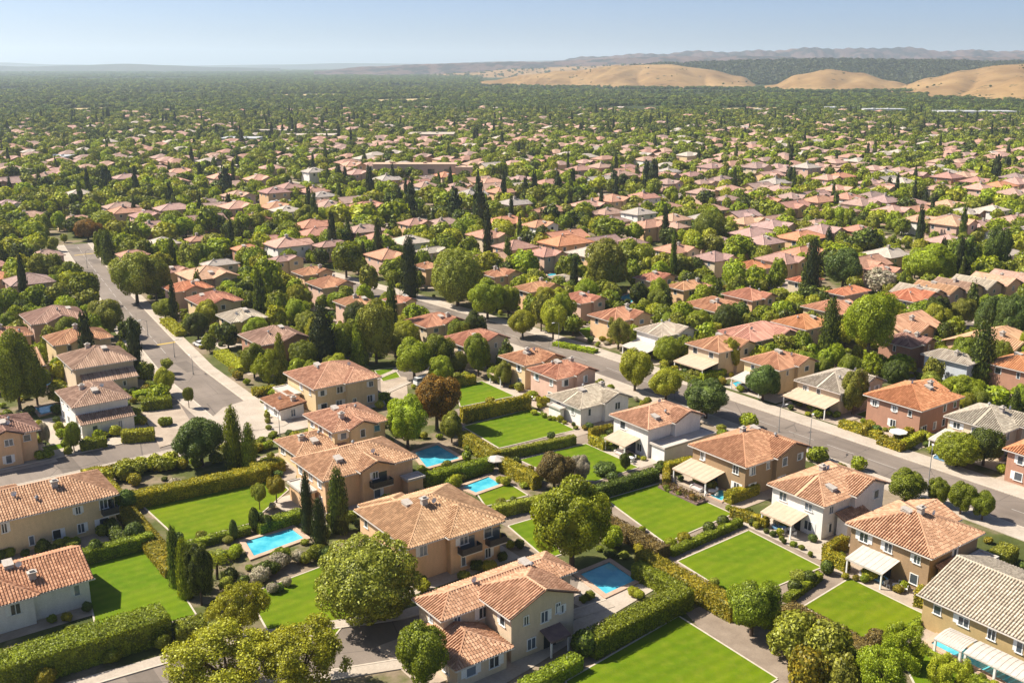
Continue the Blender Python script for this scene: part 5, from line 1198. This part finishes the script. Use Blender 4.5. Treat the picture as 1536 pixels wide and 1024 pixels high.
hD = hill([(1400,153),(1430,145),(1480,130),(1536,115),(1600,108)], [(1400,154),(1480,156),(1600,156)], 2300, 'gold', ph=4.4)
hE = hill([(540,119),(620,112),(700,108),(780,103),(860,100),(960,96),(1080,97),(1200,99)], [(540,118),(760,117),(1200,115)], 6200, 'gold', ph=2.2, rough=.12, nx=120)
hW = hill([(960,102),(1030,99),(1100,97),(1180,95),(1260,94),(1340,95),(1420,96),(1490,98),(1560,97)], [(960,124),(1250,128),(1560,128)], 4200, 'wood', ph=.9, rough=.08)
hill([(470,106),(560,100),(680,95),(760,93),(850,92),(930,88),(990,86),(1060,87),(1140,84),(1230,89),(1330,90),(1440,86),(1600,88)], [(470,104),(1600,104)], 6400, 'mount', nx=240, ny=34, ph=2.8, rough=.22)
hill([(700,101),(800,94),(880,87),(960,83),(1040,79),(1110,79),(1170,75),(1240,73),(1300,75),(1345,74),(1400,78),(1470,77),(1530,78),(1620,79)], [(700,100),(1620,100)], 8200, 'mount', nx=300, ny=40, ph=5.2, rough=.34)
hill([(-60,96),(40,100),(110,98),(190,96),(250,98),(330,101),(420,102)], [(-60,104),(420,104)], 9500, 'blue', nx=80, ph=1.2)
hill([(-120,93),(0,94),(90,97),(240,99),(420,97),(520,95),(640,96),(760,92),(900,90)], [(-120,100.5),(900,100.5)], 15000, 'blue', nx=120, ph=3.7)
for H, n, sz in ((hW, 5200, 26), (hA, 150, 5), (hB, 14, 5), (hC, 160, 5), (hD, 16, 5), (hE, 420, 12)):
    H0 = H; H = [q for q in H if q[3] < 1.0 and q[2] > -3]; hWf = H if H0 is hW else None
    for _ in range(n):
        x, y, z, s = R.choice(H)
        if H is not hW and n < 200 and R.random() < .5 and s < .4: continue
        if n < 200 and patch(x, y, 55) < .62: continue
        j = 60 if n > 500 else 30; r = sz*R.uniform(.5,1.2); STUFF.append((x+R.uniform(-j,j)*.5, y+R.uniform(-j,j)*.5, z-r*.35, r*1.5, r, 'broad', 'cypress' if H is hWf else 'dark'))
for H, n in ((hA, 520), (hB, 300), (hC, 300), (hD, 160)):       # woodland climbing the foot of the hills
    H = [q for q in H if q[3] < .16]
    for _ in range(n):
        x, y, z, s = R.choice(H)
        if s > .07 and patch(x, y, 70) < .5: continue
        r = R.uniform(3.5,6.5); STUFF.append((x+R.uniform(-30,30)-FW[0]*40*R.random(), y+R.uniform(-30,30)-FW[1]*40*R.random(), max(z-2, -.5), 2.2*r, 1.5*r, R.choice(('broad','tall')), R.choice(('dark','dark','blue'))))
for pts in (((505,151),(640,148),(680,150),(620,155),(520,154)), ((90,163),(185,161),(190,167),(100,168)), ((1070,163),(1165,161),(1170,168),(1085,170)), ((400,142),(520,141),(530,145),(410,147)), ((900,151),(1000,150),(1010,153),(905,154))):
    sheet('dry_field', [G(*p) for p in pts], .05, M['field'], block=False)
# fields stay clear of trees
FP = [p for p, _ in []]
# ------------------------------------------------------------------ the scattered woods as one object
pc = bpy.data.collections.new('prototypes'); keys = {}
def protoidx(k, tone, lod):
    if (k, tone, lod) not in keys:
        o = bpy.data.objects.new('p%03d' % len(keys), PROTO[k, lod, len(keys) % 2][0]); o.material_slots[0].link = 'OBJECT'; o.material_slots[0].material = TONE[tone]; pc.objects.link(o); keys[k, tone, lod] = len(keys)
    return keys[k, tone, lod]
FX = [[G(*p) for p in pts] for pts in (((505,151),(640,148),(680,150),(620,155),(520,154)), ((90,163),(185,161),(190,167),(100,168)), ((1070,163),(1165,161),(1170,168),(1085,170)), ((400,142),(520,141),(530,145),(410,147)), ((900,151),(1000,150),(1010,153),(905,154)))]
def scatter(name, items, label, cat):
    items = [s for s in items if not (hypot(s[0], s[1]) > 1300 and any(inpoly(s[0], s[1], f) for f in FX))]
    me = bpy.data.meshes.new(name); me.from_pydata([(s[0], s[1], s[2]) for s in items], [], [])
    A = me.attributes.new('idx', 'INT', 'POINT'); A.data.foreach_set('value', [protoidx(s[5], s[6], 1 if hypot(s[0], s[1]) < 480 else 2) for s in items])
    B = me.attributes.new('rot', 'FLOAT_VECTOR', 'POINT'); B.data.foreach_set('vector', [q for s in items for q in (0, 0, R.uniform(0, 6.28))])
    D = me.attributes.new('scl', 'FLOAT_VECTOR', 'POINT'); D.data.foreach_set('vector', [q for s in items for q in (s[3], s[3], s[4])])
    o = link(name, me); tag(o, label, cat, kind='stuff')
    ng = bpy.data.node_groups.new(name, 'GeometryNodeTree'); ng.interface.new_socket('Geometry', in_out='INPUT', socket_type='NodeSocketGeometry'); ng.interface.new_socket('Geometry', in_out='OUTPUT', socket_type='NodeSocketGeometry')
    gi, go = ng.nodes.new('NodeGroupInput'), ng.nodes.new('NodeGroupOutput'); ip = ng.nodes.new('GeometryNodeInstanceOnPoints'); ci = ng.nodes.new('GeometryNodeCollectionInfo')
    ci.inputs['Collection'].default_value = pc; ci.inputs['Separate Children'].default_value = True; ci.inputs['Reset Children'].default_value = True; ip.inputs['Pick Instance'].default_value = True
    def at(n, t):
        q = ng.nodes.new('GeometryNodeInputNamedAttribute'); q.data_type = t; q.inputs['Name'].default_value = n; return q.outputs['Attribute']
    ng.links.new(gi.outputs[0], ip.inputs['Points']); ng.links.new(ci.outputs[0], ip.inputs['Instance']); ng.links.new(at('idx','INT'), ip.inputs['Instance Index'])
    er = ng.nodes.new('FunctionNodeEulerToRotation'); ng.links.new(at('rot','FLOAT_VECTOR'), er.inputs[0]); ng.links.new(er.outputs[0], ip.inputs['Rotation'])
    ng.links.new(at('scl','FLOAT_VECTOR'), ip.inputs['Scale']); ng.links.new(ip.outputs[0], go.inputs[0]); o.modifiers.new('scatter', 'NODES').node_group = ng
scatter('distant_trees', [s for s in STUFF if s[5] != 'shrub'], 'trees filling the suburb and the far plain', 'trees')
scatter('garden_plants', [s for s in STUFF if s[5] == 'shrub'], 'small shrubs filling the gardens between the houses', 'plants')
# ------------------------------------------------------------------ labels
ORD = ['leftmost','second from the left','third from the left','fourth from the left','fifth from the left','sixth from the left','seventh from the left','eighth from the left','ninth from the left','tenth from the left']+['number %d from the left' % i for i in range(11, 60)]
NUM = {2:'two',3:'three',4:'four',5:'five',6:'six',7:'seven',8:'eight',9:'nine',10:'ten'}
ANCH = [(h[1] if not h[6] else h[1], h[2], h[3], h[4], h[5]) for h in HOUSES]
def rel(x, y):
    b = min(ANCH, key=lambda a: hypot(a[1]-x, a[2]-y)); f0, r0 = camxy(b[1], b[2]); f1, r1 = camxy(x, y); df, dr = f1-f0, r1-r0
    if abs(dr) > abs(df): w = 'right of' if dr > 0 else 'left of'
    else: w = 'behind' if df > 0 else 'in front of'
    return w, b[0], hypot(b[1]-x, b[2]-y)
pend = {}
for e, k, tone, x, y, w, h, label in THINGS:
    if label: continue
    cat = {'shrub':'shrub','topiary':'topiary','cypress':'cypress','conifer':'conifer'}.get(k, 'tree'); e['category'] = cat; e['group'] = {'shrub':'garden shrubs','topiary':'clipped topiaries','cypress':'cypresses of the suburb','conifer':'conifers of the suburb'}.get(k, 'trees among the houses')
    word, hs, dd = rel(x, y); px, py, _ = proj(x, y, 0)
    if dd < 34: key = f"{TWORD[tone]} {KWORD[k]} {word} the {hs}"; pend.setdefault(key, []).append((px, e))
    else:
        s = 'left' if px < 512 else 'right' if px > 1024 else 'middle'; key = f"{TWORD[tone]} {KWORD[k]} among the {'far' if hypot(x,y) > 430 else 'mid-distance'} rooftops, {s} third of the photo"; e['label'] = key; e['group'] = f"{TWORD[tone]} {KWORD[k]}s, {'far' if hypot(x,y) > 430 else 'mid-distance'} {s}"
for e, rk, wk, x, y, d in PROCH:
    e['category'] = 'house'; e['group'] = 'tile-roofed houses'; word, hs, dd = rel(x, y); px, py, _ = proj(x, y, 0)
    if dd < 36: key = f"{WC and wk}-walled {RCW[rk]} house {word} the {hs}"; pend.setdefault(key, []).append((px, e))
    else:
        s = 'left' if px < 512 else 'right' if px > 1024 else 'middle'; e['label'] = f"{wk}-walled {RCW[rk]} house in the {'farther' if d > 520 else 'middle'} rows, {s} third of the photo"; e['group'] = f"{wk}-walled {RCW[rk]} houses, {'farther' if d > 520 else 'middle'} {s}"
for key, L in pend.items():
    L.sort(key=lambda q: q[0])
    for i, (px, e) in enumerate(L):
        if len(L) == 1: e['label'] = key; continue
        o = 'rightmost' if i == len(L)-1 else ORD[i]; lab = f"{key}, {o} of {NUM.get(len(L), 'several')}"
        if len(lab.split()) > 16: lab = f"{o} {key}"
        e['label'] = ' '.join(lab.split()[:16])
for h in HOUSES:
    if not h[6]: h[0]['label'] = h[1]+(' in the middle rows' if len(h[1].split()) < 5 else '')
# ------------------------------------------------------------------ light, air and render settings
SAZ, SEL = YAW+radians(76), radians(48)          # towards the sun, counter-clockwise from +X
sd = bpy.data.lights.new('sun', 'SUN'); so = bpy.data.objects.new('sun', sd); C.objects.link(so); sd.energy = 5.0; sd.angle = radians(.5); sd.color = (1, .92, .79)
so.rotation_euler = (pi/2-SEL, 0, SAZ+pi/2)
W = bpy.data.worlds.new('World'); S.world = W; W.use_nodes = True; wn = W.node_tree; bg = wn.nodes['Background']; sk = wn.nodes.new('ShaderNodeTexSky'); sk.sky_type = 'NISHITA'; sk.sun_disc = False
sk.sun_elevation = SEL; sk.sun_rotation = pi/2-SAZ; sk.air_density = .48; sk.dust_density = 1.1; sk.ozone_density = 5; sk.altitude = 100
wn.links.new(sk.outputs[0], bg.inputs[0]); bg.inputs[1].default_value = .08
HZ = 1
if HZ:
    hb = MB(); hb.box(-9500,-9500,-6,26500,26500,420); hm = bpy.data.materials.new('air'); hm.use_nodes = True; nt = hm.node_tree; nt.nodes.remove(nt.nodes['Principled BSDF']); pv = nt.nodes.new('ShaderNodeVolumePrincipled')
    pv.inputs['Color'].default_value = (.74,.87,1,1); pv.inputs['Density'].default_value = .00008; pv.inputs['Anisotropy'].default_value = .3; nt.links.new(pv.outputs[0], nt.nodes['Material Output'].inputs['Volume'])
    tag(hb.obj('haze', hm), 'thin blue haze over the plain', 'haze', kind='stuff')
S.view_settings.view_transform = 'Standard'; S.view_settings.look = 'None'; S.view_settings.exposure = 0.92; S.view_settings.gamma = 1
S.render.engine = 'CYCLES'; cy = S.cycles; cy.max_bounces = 6; cy.diffuse_bounces = 3; cy.glossy_bounces = 2; cy.transmission_bounces = 2; cy.volume_bounces = 2; cy.transparent_max_bounces = 4; cy.use_denoising = True; cy.sample_clamp_indirect = 6
print('houses', len(HOUSES), len(NEARH), 'far', len(FARH), 'things', len(THINGS), 'stuff', len(STUFF), C0)
